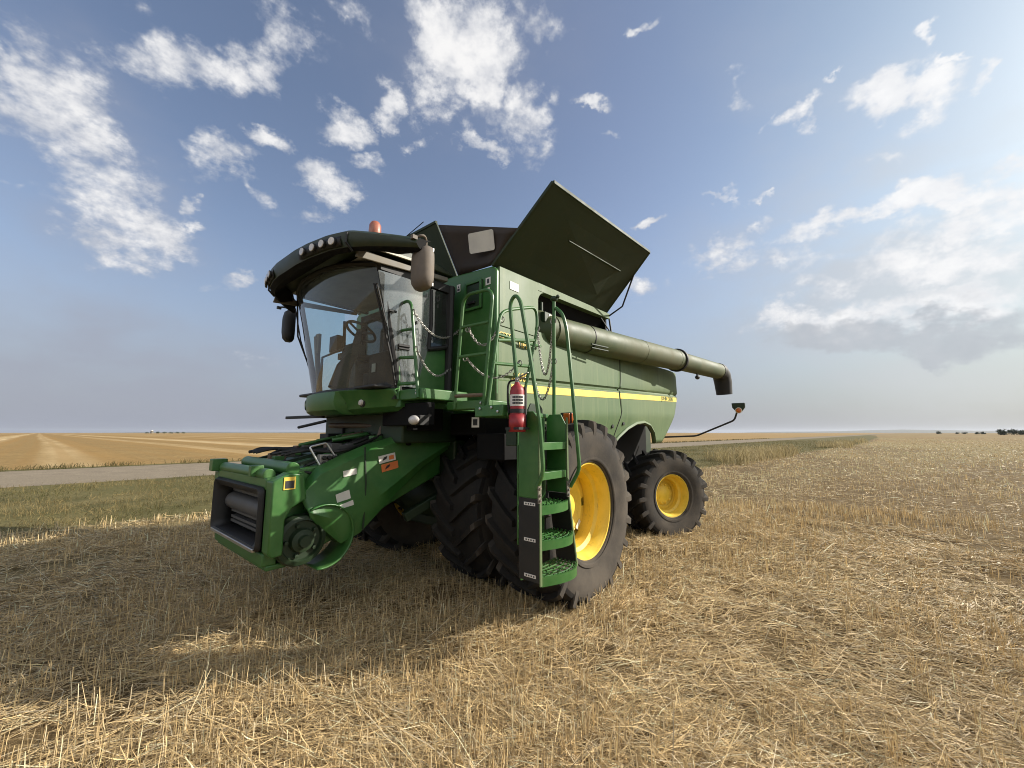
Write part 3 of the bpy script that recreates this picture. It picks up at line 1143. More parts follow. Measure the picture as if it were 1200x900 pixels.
for s in (1, -1):
    cov = MB()
    cov.sheet([cover_pt(0, 0, s), cover_pt(1, 0, s), cover_pt(1, 1, s), cover_pt(0, 1, s)], 0.02)
    for q in (((0, 1), (1, 1)), ((0, 0), (0, 1)), ((1, 0), (1, 1))):
        cov.rod(cover_pt(*q[0], s), cover_pt(*q[1], s), 0.032, 0.032)
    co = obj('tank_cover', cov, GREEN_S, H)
    rib = MB()
    rib.rod(cover_pt(.30, .62, s, -.012), cover_pt(.84, .62, s, -.012), 0.03, 0.012)
    obj('cover_rib', rib, GREEN_S, co)
cov = MB()
cov.sheet([(0.74, 0.85, 3.61), (1.0, 0.745, 4.24), (1.0, -0.745, 4.24), (0.74, -0.85, 3.61)], 0.02)
cov.rod((1.0, 0.745, 4.24), (1.0, -0.745, 4.24), 0.03, 0.03)
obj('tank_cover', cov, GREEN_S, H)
cov = MB()
cov.sheet([(-2.0, -1.3, 3.68), (-2.3, -1.2, 4.3), (-2.3, 1.2, 4.3), (-2.0, 1.3, 3.68)], 0.02)
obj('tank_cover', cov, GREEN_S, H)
for s in (1, -1):
    g = MB()
    rows = []
    for i in range(9):
        u = i / 8
        a = Vector((0.745, s * lerp(0.87, 1.42, u), lerp(3.61, 3.59, u)))
        e = Vector((lerp(0.985, 0.785, u), s * lerp(0.765, 1.84, u), lerp(4.205, 3.87, u)))
        rows.append([a.lerp(e, t) + Vector((-.03 * math.sin(t * PI) * math.sin(u * PI), 0, 0)) for t in np.linspace(0, 1, 7)])
    g.grid(rows)
    gus = obj('corner_flap', g, BROWN, H, thick=0.008)
    if s > 0:
        d = MB()
        for poly in [[(-.15, -.10), (.15, -.10), (.165, -.085), (.165, .085), (.15, .10), (-.15, .10), (-.165, .085), (-.165, -.085)]]:
            o0 = Vector((0.80, 1.345, 3.865))
            ey = Vector((-.245, .97, -.05)).normalized()
            ez = (Vector((.30, .03, .95)) - ey * Vector((.30, .03, .95)).dot(ey)).normalized()
            nn = ey.cross(ez)
            if nn.x < 0: nn = -nn
            d.sheet([o0 + ey * p[0] * .98 + ez * p[1] * 1.1 + nn * .055 for p in poly], 0.006)
        obj('decal', d, WHITE, gus)
# strut holding the left cover
mb = MB()
mb.tube([(-1.80, 2.02, 4.14), (-2.02, 1.72, 3.75), (-2.0, 1.47, 3.62)], 0.013, 6)
mb.tube([(-2.05, 1.47, 3.60), (-2.02, 1.52, 3.30)], 0.014, 6)
mb.tube([(-1.75, 1.47, 3.55), (-2.02, 1.52, 3.32)], 0.011, 6)
obj('cover_strut', mb, BLACK, H)
# front wall fittings
mb = MB()
mb.box(0.762, 0.775, 1.02, 1.30, 3.12, 3.46)
rim_ = obj('service_hatch', mb, GREEN_K, H, bevel=0.01)
mb = MB()
for (y0, y1, z0, z1) in ((1.02, 1.05, 3.12, 3.46), (1.27, 1.30, 3.12, 3.46), (1.05, 1.27, 3.43, 3.46), (1.05, 1.27, 3.12, 3.15)):
    mb.box(0.776, 0.79, y0, y1, z0, z1)
obj('hatch_frame', mb, GREEN, rim_, bevel=0.004)
obj('hatch_handle', MB().box(0.776, 0.80, 1.09, 1.2, 3.19, 3.22), BLACK, rim_, bevel=0.004)


def decal_x(y, z, w, h, x, parent, top=WHITE, marks=DECK, style=0, name='decal'):
    d = MB()
    d.box(x, x + .003, y - w / 2, y + w / 2, z - h / 2, z + h / 2, 0)
    if style == 0:
        d.box(x + .0032, x + .0045, y - w * .2, y + w * .25, z - h * .3, z + h * .3, 1)
    elif style == 1:
        d.box(x + .0032, x + .0045, y - w * .35, y + w * .35, z - h * .38, z - h * .1, 1)
        d.prism([(y - w * .25, z), (y, z + h * .35), (y + w * .25, z)], 'X', x + .0032, x + .0045, 1)
    return obj(name, d, [top, marks], parent, smooth=0)


decal_x(0.90, 3.445, .06, .09, 0.763, H, style=1)
decal_x(1.385, 3.41, .075, .085, 0.763, H, style=0)
decal_x(1.395, 3.31, .035, .05, 0.763, H, style=2)
d = MB()
d.box(0.375, 0.525, 1.503, 1.507, 3.36, 3.455, 0)
d.box(0.40, 0.50, 1.5075, 1.5085, 3.385, 3.43, 1)
obj('decal', d, [WHITE, CREAM], H, smooth=0)

# ---------------------------------------------------------------- unloading auger
A0 = Vector((-0.35, 1.43, 3.06)); A1 = Vector((-4.35, 1.81, 3.19)); A2 = Vector((-6.75, 2.03, 3.235))
aug = MB()
aug.tube([A0, A0.lerp(A1, .5), A1], 0.205, 32)
au = obj('unloading_auger', aug, AUGER_M, H)
dirv = (A1 - A0).normalized()
dir2 = (A2 - A1).normalized()
t = MB(); t.tube([A1 - dirv * .01, A2], 0.19, 32); obj('outer_tube', t, AUGER_M, au)
t = MB()
t.tube([A1 - dirv * .03, A1 + dirv * .03], 0.235, 32)
t.tube([A0.lerp(A1, .20) - dirv * .008, A0.lerp(A1, .20) + dirv * .008], 0.212, 32)
obj_each('collar', t, BLACK, au)
t = MB()
t.tube([A0.lerp(A1, .60) - dirv * .006, A0.lerp(A1, .60) + dirv * .006], 0.209, 32)
t.tube([A0.lerp(A1, .955) - dirv * .006, A0.lerp(A1, .955) + dirv * .006], 0.209, 32)
obj_each('weld_band', t, AUGER_M, au)
t = MB()
t.tube([A2 - dir2 * .02, A2 + dir2 * .10, A2 + dir2 * .28 + Vector((0, 0, -.08)), A2 + dir2 * .36 + Vector((0, 0, -.26)), A2 + dir2 * .40 + Vector((0, 0, -.56))],
       [0.20, .205, .205, .20, .18], 24)
obj('spout', t, BLACK, au)
t = MB(); t.ball(A1.lerp(A2, .42) + Vector((0, .02, -.27)), .06, 1.2, .8, .8); t.tube([A1.lerp(A2, .42) + Vector((0, 0, -.1)), A1.lerp(A2, .42) + Vector((0, .02, -.26))], .016, 6)
obj('auger_lamp', t, BLACK, au)
t = MB()
t.lathe([(2.85, .20), (3.26, .20), (3.30, .15), (3.30, 0.01)], (-0.25, 1.28, 0), 'Z', 24)
t.tube([(-0.25, 1.28, 3.06), A0 - dirv * .02, A0 + dirv * .1], .207, 24)
obj('auger_elbow', t, AUGER_M, au)
t = MB(); t.box(-0.30, -0.14, 1.44, 1.515, 3.12, 3.26); t.tube([(-0.22, 1.40, 3.2), (-0.22, 1.40, 3.42)], .028, 10)
obj('gearbox', t, GREEN_K, au, bevel=0.01)
t = MB(); t.box(-0.32, -0.22, 1.518, 1.522, 3.14, 3.24, 0); t.box(-0.30, -0.245, 1.5225, 1.5235, 3.16, 3.22, 1)
obj('decal', t, [WHITE, DECK], au, smooth=0)
t = MB()
for k in (0, 1):
    a = A0.lerp(A1, .17) + Vector((0, .19, -.12 - .05 * k))
    t.tube([a, a + dirv * .42], .012, 6)
    t.tube([a + dirv * .1, a + dirv * .1 + Vector((0, -.06, .05))], .012, 6)
obj_each('hydraulic_line', t, GREEN_K, au)

# ---------------------------------------------------------------- wheels
def tyre_mesh(Rr, rb, w, nl, lug_h=0.055, lug_w=0.05, sweep=0.30):
    hw = w / 2
    m = MB()
    prof = [(hw * .74, rb), (hw * .86, rb + .02), (hw * .97, rb + (Rr - rb) * .35), (hw * 1.0, rb + (Rr - rb) * .55), (hw * .985, Rr - .13),
            (hw * .94, Rr - lug_h - .035), (hw * .80, Rr - lug_h - .008), (hw * .4, Rr - lug_h), (0, Rr - lug_h + .004)]
    prof = prof + [(-a, b) for a, b in prof[-2::-1]]
    # sidewalls take the dusty material
    n = len(prof)
    seg = 72
    vs, fs, ms = [], [], []
    for k in range(seg):
        a = 2 * PI * k / seg
        for h, r in prof: vs.append((r * math.cos(a), h, r * math.sin(a)))
    for k in range(seg):
        l = (k + 1) % seg
        for i in range(n - 1):
            f = (k * n + i, k * n + i + 1, l * n + i + 1, l * n + i)
            m_i = 1 if (i < 4 or i >= n - 5) else 0
            fs.append(f); ms.append(m_i)
    k0 = len(m.V)
    m.V += vs
    m.F += fs
    m.M += ms
    # chevron lugs
    st = [(-.03, 0, 0), (.2, 0, 0), (.45, 0, 0), (.7, 0, 0), (.88, .006, 0), (.985, .022, .0), (1.0, .075, .02), (.995, .13, .05)]
    for side in (1, -1):
        for q in range(nl):
            th0 = 2 * PI * (q + (.5 if side < 0 else 0)) / nl
            vv = []
            for (u, drop, bd) in st:
                y = side * u * hw * 1.0
                uu = max(0, u)
                th = th0 + sweep * min(uu, 1.0)
                rt = Rr - drop
                rbm = Rr - lug_h - .012 - (0 if u < .8 else (u - .8) * .18) - drop * .9 - bd
                ht = lug_w / 2 / Rr * (1 + .5 * max(0, uu - .4))
                hb = ht * 1.5
                yb = y if u < .95 else side * hw * .96
                for (a, r, yy) in ((th - ht, rt, y * (1.012 if u > .9 else 1)), (th + ht, rt, y * (1.012 if u > .9 else 1)), (th + hb, rbm, yb), (th - hb, rbm, yb)):
                    vv.append((r * math.cos(a), yy, r * math.sin(a)))
            ff = [(0, 3, 2, 1)]
            for i in range(len(st) - 1):
                b = i * 4
                for j in range(4):
                    ff.append((b + j, b + (j + 1) % 4, b + 4 + (j + 1) % 4, b + 4 + j))
            b = (len(st) - 1) * 4
            ff.append((b, b + 1, b + 2, b + 3))
            m.add(vv, ff, 0)
            m.M[-13:] = [1] * 13
    # raised sidewall rings
    for s in (1, -1):
        m.lathe([(s * hw * .90, rb + .035), (s * hw * .925, rb + .045), (s * hw * .94, rb + .075), (s * hw * .93, rb + .05)], seg=72, m=1)
    return m


def make_wheel(kind, Rr, rb, w, nl, dish, holes, loc):
    hw = w / 2
    # hub and disc
    hub = MB()
    yd = hw * .72 - dish
    nseg = 48
    rr = [0.0, .09, .20, .26, rb * .62, rb * .80, rb - .03]
    yy = [yd + .07, yd + .07, yd + .0, yd + .01, yd + .03, yd + .01, yd - .03]
    vs, fs = [], []
    for k in range(nseg):
        a = 2 * PI * k / nseg
        for r, y in zip(rr, yy): vs.append((max(r, .001) * math.cos(a), y, max(r, .001) * math.sin(a)))
    n = len(rr)
    for k in range(nseg):
        l = (k + 1) % nseg
        for i in range(n - 1):
            if holes and i == 4 and (k % (nseg // holes)) in (0, 1): continue
            fs.append((k * n + i, k * n + i + 1, l * n + i + 1, l * n + i))
    hub.add(vs, fs)
    for k in range(10 if kind == 'r' else 0):
        a = 2 * PI * k / 10
        hub.lathe([(yd, .018), (yd + .045, .018), (yd + .05, .005)], (.155 * math.cos(a), 0, .155 * math.sin(a)), 'Y', 8)
    wheel = obj('front_wheel' if kind == 'f' else 'rear_wheel', hub, YELLOW, H, loc=loc)
    rim = MB()
    pr = [(hw * .78, rb + .028), (hw * .80, rb + .022), (hw * .79, rb - .0), (hw * .72, rb - .008), (hw * .62, rb - .03), (hw * .42, rb - .035), (hw * .34, rb - .07),
          (-hw * .3, rb - .07), (-hw * .4, rb - .035), (-hw * .7, rb - .02), (-hw * .78, rb + .01), (-hw * .8, rb + .028)]
    rim.lathe(pr, seg=64)
    obj('rim', rim, YELLOW, wheel, thick=0.012, smooth=30)
    if kind == 'f':
        d = MB()
        c = Vector((-.17, yd + .035, -.25))
        ex = Vector((-.25, 0, .17)).normalized()
        ez = Vector((-.17, 0, -.25)).normalized()
        d.sheet([c + ex * .055 + ez * .022, c - ex * .055 + ez * .022, c - ex * .055 - ez * .022, c + ex * .055 - ez * .022], .004)
        obj('decal', d, WHITE, wheel, smooth=0)
    obj('tyre', tyre_mesh(Rr, rb, w, nl), [RUBBER, RUBSIDE], wheel, smooth=38)
    return wheel


fw_ = make_wheel('f', 0.955, 0.485, 0.70, 21, .27, 6, (0, 1.88, .915))
fw_.rotation_euler = (0, .17, 0)
fw2 = copy_tree(fw_, H); fw2.location = (0, 1.02, .915); fw2.rotation_euler = (0, .12, 0)
for y in (1.88, 1.02):
    c = copy_tree(fw_, H); c.location = (0, -y, .915); c.rotation_euler = (0, .07, PI)
rw = make_wheel('r', 0.765, 0.345, 0.66, 19, .22, 0, (0, 0, 0))
st = -0.498
rw.location = (-3.187 - .25 * math.sin(-st), 1.973 - .255 * math.cos(st), .67)
rw.rotation_euler = (0, 0, st)
c = copy_tree(rw, H); c.location = (-3.4, -1.74, .66); c.rotation_euler = (0, 0, PI + st)

# ---------------------------------------------------------------- cab
def shell(v, side_x0, side_x1, yw):
    pass


def wcurve(y, z):
    """front glass: x as a function of y at height z"""
    t = (z - 2.17) / 1.15
    xc = lerp(1.57, 1.82, t)
    bul = lerp(.29, .25, t)
    hw = lerp(.89, .92, t)
    return xc + bul * (1 - abs(y / hw) ** 2.3)


def wtop(y): return 3.415 - .05 * min(1, abs(y) / .91) ** 3


def whw(z): return lerp(.89, .91, (z - 2.17) / 1.15)


rows = []
for i in range(13):
    r = []
    for u in np.linspace(-1, 1, 33):
        z = lerp(2.17, wtop(u * .91), i / 12)
        hw = whw(z)
        r.append((wcurve(hw * u, z), hw * u, z))
    rows.append(r)
cabf = MB()
cabf.box(0.90, 1.60, -0.92, 0.92, 2.06, 2.16)
for s in (1, -1):
    a = [(wcurve(whw(z), z) - .02, s * (whw(z) + .012), z) for z in np.linspace(2.12, 3.40, 8)]
    cabf.tube(a, .034, 8)                                        # front post
    cabf.tube([(0.93, s * .93, 2.1), (0.93, s * .95, 3.4)], .045, 8)
    cabf.tube([(1.225, s * .945, 2.62), (1.205, s * .955, 2.9), (1.215, s * .955, 3.28)], .022, 8)
    cabf.tube([(0.93, s * .94, 2.70), (1.05, s * .945, 2.66), (1.225, s * .945, 2.62)], .025, 8)
cabf.box(0.88, 1.84, 0.90, 0.97, 3.31, 3.40)
cabf.box(0.88, 1.84, -0.97, -0.92, 3.46, 3.50)
cabf.box(0.88, 0.96, -0.92, 0.90, 3.31, 3.40)
cabf.tube([(wcurve(whw(wtop(.91 * u)) * u, wtop(.91 * u)) - .02, whw(3.4) * u, wtop(.91 * u) + .012) for u in np.linspace(-1, 1, 25)], .032, 8)
cabf.tube([(wcurve(whw(2.17) * u, 2.17) - .01, whw(2.17) * u, 2.165) for u in np.linspace(-1, 1, 25)], .028, 8)
cab = obj('cab_frame', cabf, BLACK, H)
obj('windshield', MB().grid(rows), GLASS, H)
# door: glass, rear quarter glass, lower panel
def doorg(s):
    lo = [(1.57, .9, 2.19), (1.30, .93, 2.19), (1.24, .945, 2.40)]
    f = [(lerp(1.57, 1.86, t), lerp(.905, .955, t), lerp(2.19, 3.30, t)) for t in np.linspace(0, 1, 9)]
    b = [(interp(z, [2.19, 2.45, 2.62, 2.9, 3.22, 3.30], [1.36, 1.27, 1.225, 1.205, 1.215, 1.23]), lerp(.925, .96, (z - 2.19) / 1.1), z) for z in np.linspace(2.19, 3.30, 9)]
    return [[Vector(p).lerp(Vector(q), u) + Vector((0, .03 * math.sin(u * PI), 0)) for u in np.linspace(0, 1, 9)] for p, q in zip(f, b)], f, b


g, f, b = doorg(1)
door = obj('door', MB().grid(g), GLASS_D, H)
g2 = [[Vector((p.x, -p.y, 2.19 + (p.z - 2.19) * 1.15)) for p in r] for r in g]
obj('door', MB().grid(g2), GLASS_R, H)
t = MB()
t.tube([(1.60, .955, 2.60), (1.48, .965, 2.60)], .016, 6)
t.tube([(1.60, .955, 2.57), (1.48, .965, 2.57)], .012, 6)
t.tube([(1.735, .975, 2.92), (1.66, .985, 2.92)], .014, 6)
t.box(1.40, 1.42, .975, .995, 2.85, 2.88)
obj_each('door_handle', t, BLACK, door)
for s in (1, -1):
    q = MB()
    q.grid([[(1.20, s * .945, z), (1.06, s * .95, z), (0.94, s * .945, z)] for z in (2.70, 3.0, 3.3)])
    obj('quarter_window', q, GLASS_Q if s > 0 else GLASS_R, H)
lowp = MB()
lowp.prism([(0.90, 2.08), (1.36, 2.16), (1.23, 2.60), (0.90, 2.72)], 'Y', .89, .92)
lowp.prism([(0.90, 2.08), (1.36, 2.16), (1.23, 2.60), (0.90, 2.72)], 'Y', -.92, -.89)
obj_each('lower_cab_panel', lowp, GREEN, H, bevel=0.008)
q = MB(); q.grid([[(0.92, y, z) for y in np.linspace(-.9, .9, 5)] for z in (2.5, 3.3)])
obj('rear_window', q, GLASS_Q, H)
# interior
it = MB()
it.box(0.93, 1.80, -.86, .86, 2.165, 2.20)
it.box(0.93, 1.50, .42, .78, 2.2, 2.62)
it.box(0.93, 1.15, -.80, .80, 2.2, 2.50)
obj('cab_floor', it, INTER, cab, bevel=0.02)
hl = MB()
hl.grid([[(x, y, 3.47 + .012 * math.cos(y * 5.2)) for y in np.linspace(-.90, .90, 25)] for x in np.linspace(0.95, 1.95, 6)])
obj('headliner', hl, LINER, cab, thick=0.01)
stt = MB()
stt.box(1.02, 1.42, -.20, .34, 2.44, 2.56)
stt.box(0.96, 1.10, -.18, .32, 2.52, 3.05)
stt.box(1.0, 1.1, -.06, .2, 3.05, 3.18)
stt.box(1.05, 1.4, -.1, .24, 2.2, 2.45)
obj('operator_seat', stt, SEATM, cab, bevel=0.05, seg=3)
ar = MB()
ar.box(1.10, 1.55, -.42, -.22, 2.62, 2.70)
ar.box(1.2, 1.4, -.40, -.25, 2.2, 2.62)
ar.tube([(1.50, -.33, 2.70), (1.53, -.33, 2.82)], .025, 8)
ar.box(1.52, 1.60, -.55, -.35, 2.72, 2.92)
obj('armrest', ar, INTER, cab, bevel=0.02)
col = MB()
col.tube([(1.78, .10, 2.2), (1.72, .10, 2.45), (1.60, .10, 2.66)], [.10, .08, .05], 12)
col.box(1.52, 1.68, .02, .18, 2.60, 2.72)
col.tube([(1.60, .10, 2.66), (1.56, .10, 2.84)], [.05, .045], 12)
colo = obj('steering_column', col, INTER, cab, bevel=0.01)
swc = Vector((1.54, .10, 2.89)); nrm = Vector((-.5, 0, .87)).normalized()
e1 = Vector((0, 1, 0)); e2 = nrm.cross(e1)
swm = MB()
swm.tube([swc + (e1 * math.cos(a) + e2 * math.sin(a)) * .175 for a in np.linspace(0, 2 * PI, 33)[:-1]], .016, 8, closed=True)
for a in (.4, 2.74, -1.57):
    swm.tube([swc - nrm * .02, swc + (e1 * math.cos(a) + e2 * math.sin(a)) * .17], .014, 6)
swm.tube([swc - nrm * .08, swc + nrm * .01], .04, 12)
obj('steering_wheel', swm, BLACK, colo)
tp = MB()
tp.tube([(1.60, -.72, 2.2), (1.64, -.75, 2.62), (1.66, -.78, 2.95)], .035, 8)
tp.box(1.63, 1.67, -.80, -.70, 2.72, 2.98)
obj('grab_post', tp, INTAN, cab, bevel=0.01)
tp = MB()
tp.tube([(1.74, -.40, 2.2), (1.74, -.40, 2.62), (1.62, .02, 2.72)], .014, 6)
obj('grab_bar', tp, INTER, cab)
tp = MB(); tp.box(1.62, 1.625, .52, .60, 2.36, 2.46); tp.box(1.45, 1.62, .45, .75, 2.2, 2.56)
obj('side_console', tp, INTER, cab, bevel=0.02)
obj('decal', MB().box(1.632, 1.636, .53, .60, 2.36, 2.45), WHITE, cab)
# green cab base with medallion and lamps
base = MB()
rows = []
prof = [(2.165, .0), (2.15, .045), (2.05, .06), (1.97, .035), (1.925, -.04), (1.925, -.30)]
us = np.linspace(-1, 1, 41)
for z, off in prof:
    rows.append([(wcurve(.89 * u, 2.17) + off - (0.10 if (u > .35 and z < 2.1) else 0), .94 * u, z + (0.05 * max(0, (u - .35)) if z < 2.0 else 0)) for u in us])
base.grid(rows)
base.box(0.95, 1.55, -.95, .95, 1.99, 2.10)
cb = obj('cab_base', base, GREEN, H, thick=0.012, smooth=30)
xm = wcurve(-.66, 2.05)
med = MB()
c0 = Vector((wcurve(-.60, 2.17) + .066, -.60, 2.055))
nx = Vector((.85, -.45, 0)).normalized(); ey = Vector((.45, .85, 0)).normalized(); ez = Vector((0, 0, 1))
def disc(m, c, n, ey, ez, r, t, mi=0, seg=24):
    m.sheet([c + n * 0 + ey * r * math.cos(a) + ez * r * math.sin(a) for a in np.linspace(0, 2 * PI, seg + 1)[:-1]], t, mi)
disc(med, c0, nx, ey, ez, .062, .012, 0)
disc(med, c0 + nx * .007, nx, ey, ez, .052, .006, 1)
deer = [(-.034, -.006), (-.022, .012), (-.004, .010), (.010, .014), (.018, .028), (.022, .038), (.026, .026), (.036, .022), (.028, .014), (.022, .004), (.032, -.010), (.018, -.006), (.0, -.004), (-.016, -.004), (-.030, -.024), (-.036, -.022), (-.024, -.006)]
med.sheet([c0 + nx * .0125 + ey * p[0] + ez * p[1] for p in deer], .003, 2)
obj('emblem', med, [GREEN_K, GREEN_D, DECY], cb, smooth=0)
for (y, z, r) in ((.53, 2.045, .045), (.28, 2.04, .04)):
    l = MB()
    x = wcurve(y, 2.17)
    l.lathe([(-.10, r * 1.3), (-.02, r * 1.3), (-.015, r), ], (x - .02, y, z), 'X', 20, 1)
    l.lathe([(-.02, r), (0.0, r * .8), (.006, .001)], (x - .02, y, z), 'X', 20, 0)
    obj('headlamp', l, [LENS, BLACK], cb)
l = MB()
l.ball((1.62, 1.27, 1.845), .055, .7, 1.3, .8, 16, 0)
l.box(1.50, 1.60, 1.2, 1.34, 1.80, 1.89, 1)
obj('work_lamp', l, [LENS, BLACK], H)
l = MB()
l.box(1.40, 1.50, .55, 1.30, 1.80, 2.02)
l.box(1.0, 1.40, .80, .95, 1.75, 2.04)
l.box(0.76, 0.85, .9, 1.80, 1.70, 1.94)
l.box(0.62, 0.80, 1.28, 1.46, 1.46, 2.0)  # three added boxes, only there to block sun from the ground below
l.box(0.70, 0.86, 1.45, 1.86, 1.48, 1.942)
l.box(0.80, 1.03, 1.50, 1.86, 1.47, 1.72)
l.tube([(1.30, .75, 1.60), (1.35, .85, 1.95)], .03, 8)
obj('platform_support_and_sun_blocks', l, UNDER, H, bevel=0.01)

# roof, visor and lamps
rf = MB()
rf.prism([(0.93, 3.505), (0.93, 3.53), (1.15, 3.58), (1.7, 3.60), (2.0, 3.59), (2.18, 3.54), (2.18, 3.50)], 'Y', -.99, .99)
roof = obj('cab_roof', rf, ROOFG, H, bevel=0.035, seg=3)
tr = MB()
for s in (1, -1):
    tr.prism([(2.12, 3.33), (2.10, 3.41), (1.02, 3.47), (1.02, 3.42)], 'Y', s * .985 - (.02 if s < 0 else 0), s * .985 + (.02 if s > 0 else 0))
obj_each('roof_trim', tr, GALV, roof, bevel=0.008)
tr = MB()
tr.prism([(1.86, 3.475), (1.86, 3.50), (1.42, 3.525), (1.42, 3.50)], 'Y', .992, 1.012)
obj('roof_strip', tr, CREAM, roof)


def vis_x(y):
    a = abs(y)
    return interp(a, [0, .25, .5, .8, 1.0, 1.2, 1.4, 1.58], [2.37, 2.37, 2.35, 2.30, 2.23, 2.12, 1.98, 1.83])


vs_ = MB()
rows = []
ys = np.linspace(-1.55, 1.55, 61)
for y in ys:
    x = vis_x(y)
    a = abs(y)
    t = max(0, (a - 1.0) / .58)
    zt, zb = lerp(3.56, 3.44, t), lerp(3.365, 3.325, t)
    back = interp(a, [0, .9, 1.0, 1.58], [2.10, 2.10, 1.98, 1.74])
    q_ = 1.0 if y > 0 else .82
    y = y * q_
    rows.append([(back, y, zt - .02), (x - .16, y, zt + .015), (x - .05, y, zt), (x - .005, y, zt - .03), (x, y, lerp(zt, zb, .5)), (x - .03, y, zb + .025), (x - .08, y, zb), (back, y, lerp(3.48, zb + .01, min(1, t * 2)))])
vs_.grid(rows)
for q in range(len(vs_.M)):
    if q % 7 in (5, 6): vs_.M[q] = 1
n = 8
vs_.F.append(tuple(range(n))); vs_.M.append(1)
vs_.F.append(tuple((len(rows) - 1) * n + i for i in range(n))[::-1]); vs_.M.append(1)
visor = obj('visor', vs_, [ROOFG, UNDER], roof, smooth=40)
# joint between the front visor and its wings
j = MB()
for s in (1, -1):
    for yy in (1.02,):
        yq = yy * (1 if s > 0 else .82)
        r = [Vector((vis_x(yy) - .16, s * yq, 3.545)), Vector((vis_x(yy) + .002, s * yq, 3.505)), Vector((vis_x(yy) + .006, s * yq, 3.42)), Vector((vis_x(yy) - .06, s * yq, 3.36))]
        j.tube(r, .012, 6)
obj_each('visor_joint', j, BLACK, roof)
rec = MB()
for s in (1, -1):
    rr = []
    for y in np.linspace(.36, .96, 17):
        x = vis_x(y) + .004
        y_ = s * y * (1 if s > 0 else .82)
        rr.append([(x - .012, y_, 3.50), (x + .002, y_, 3.455), (x - .016, y_, 3.40)])
    rec.grid(rr)
obj_each('lamp_recess', rec, BLACK, roof, thick=0.006)
for s in (1, -1):
    for y in (.46, .62, .76, .88):
        l = MB()
        x = vis_x(y)
        sl = math.atan2(-(vis_x(y + .05) - vis_x(y - .05)), .1)
        c = Vector((x + .004, s * y * (1 if s > 0 else .82), 3.448))
        n_ = Vector((math.cos(sl), s * math.sin(sl), -.05)).normalized()
        e1 = Vector((-n_.y, n_.x, 0)).normalized(); e2 = n_.cross(e1)
        disc(l, c + n_ * .012, n_, e1, e2, .043, .020, 1)
        disc(l, c + n_ * .022, n_, e1, e2, .036, .012, 0)
        obj('roof_lamp', l, [LENS, BLACK], roof, bevel=.004)
# beacon and antenna
bc = MB()
bc.lathe([(3.58, .07), (3.82, .07), (3.825, .0)], (1.72, .62, 0), 'Z', 20, 1)
bc.lathe([(3.82, .062), (3.85, .066), (3.93, .062), (3.965, .045), (3.98, .02), (3.983, .001)], (1.72, .62, 0), 'Z', 24, 0)
obj('beacon', bc, [AMBERD, BLACK], roof)
an = MB(); an.tube([(1.55, .72, 3.58), (1.50, .80, 3.80), (1.45, 1.10, 3.92)], .005, 5)
obj('antenna', an, BLACK, roof)


def mirror(s):
    m = MB()
    w = .235 if s > 0 else .20
    hh = .40 if s > 0 else .46
    yc, zc = (s * 1.49, 3.205)
    rows = []
    for k, (q, dx) in enumerate([(0.0, .075), (.55, .07), (.85, .05), (1.0, .01), (1.0, -.04), (.93, -.05)]):
        r = []
        for a in np.linspace(0, 2 * PI, 33)[:-1]:
            ca, sa = math.cos(a), math.sin(a)
            e = 4.5
            k_ = (abs(ca) ** e + abs(sa) ** e) ** (-1 / e)
            r.append((1.74 + dx, yc + q * w / 2 * ca * k_, zc + q * hh / 2 * sa * k_))
        rows.append(r + [r[0]])
    m.grid(rows)
    k = obj('mirror', m, MIRRORM if s > 0 else BLACK, H, smooth=50)
    g = MB()
    g.prism([(yc - w * .42, zc - hh * .44), (yc + w * .42, zc - hh * .44), (yc + w * .42, zc + hh * .44), (yc - w * .42, zc + hh * .44)], 'X', 1.69, 1.70)
    obj('mirror_glass', g, STEEL, k)
    t = MB()
    t.tube(bez_round([(1.86, s * 1.50, 3.44), (1.80, s * 1.58, 3.475), (1.735, s * 1.535, 3.46), (1.735, s * 1.525, 3.36)], .05), .012, 8)
    t.box(1.84, 1.89, s * 1.53 - .018, s * 1.53 + .018, 3.42, 3.455)
    obj('mirror_arm', t, MIRRORM if s > 0 else BLACK, k)


mirror(1)
mirror(-1)
# wiper and hoses on the right front post
wp = MB()
wp.tube([(1.86, -.95, 3.50), (1.82, -.95, 2.95), (1.63, -.93, 2.49)], .011, 6)
wp.tube([(1.88, -.93, 3.30), (1.79, -.93, 2.90), (1.66, -.92, 2.52)], .008, 6)
obj_each('wiper', wp, BLACK, H)
wp = MB()
wp.tube([(1.90, .965, 3.15), (1.75, .94, 2.72), (1.66, .93, 2.45), (1.60, .92, 2.2)], .012, 6)
wp.tube([(1.885, .985, 3.15), (1.735, .965, 2.72)], .009, 6)
obj_each('door_seal', wp, BLACK, door)
# black rods pointing out at the right
rd = MB()
rd.rod((1.75, -.25, 1.915), (1.85, -1.05, 1.915), .03, .035)
rd.tube([(1.75, -.2, 1.86), (1.88, -.60, 1.79)], .018, 8)
obj_each('hitch_rod', rd, BLACK, H, bevel=.006)

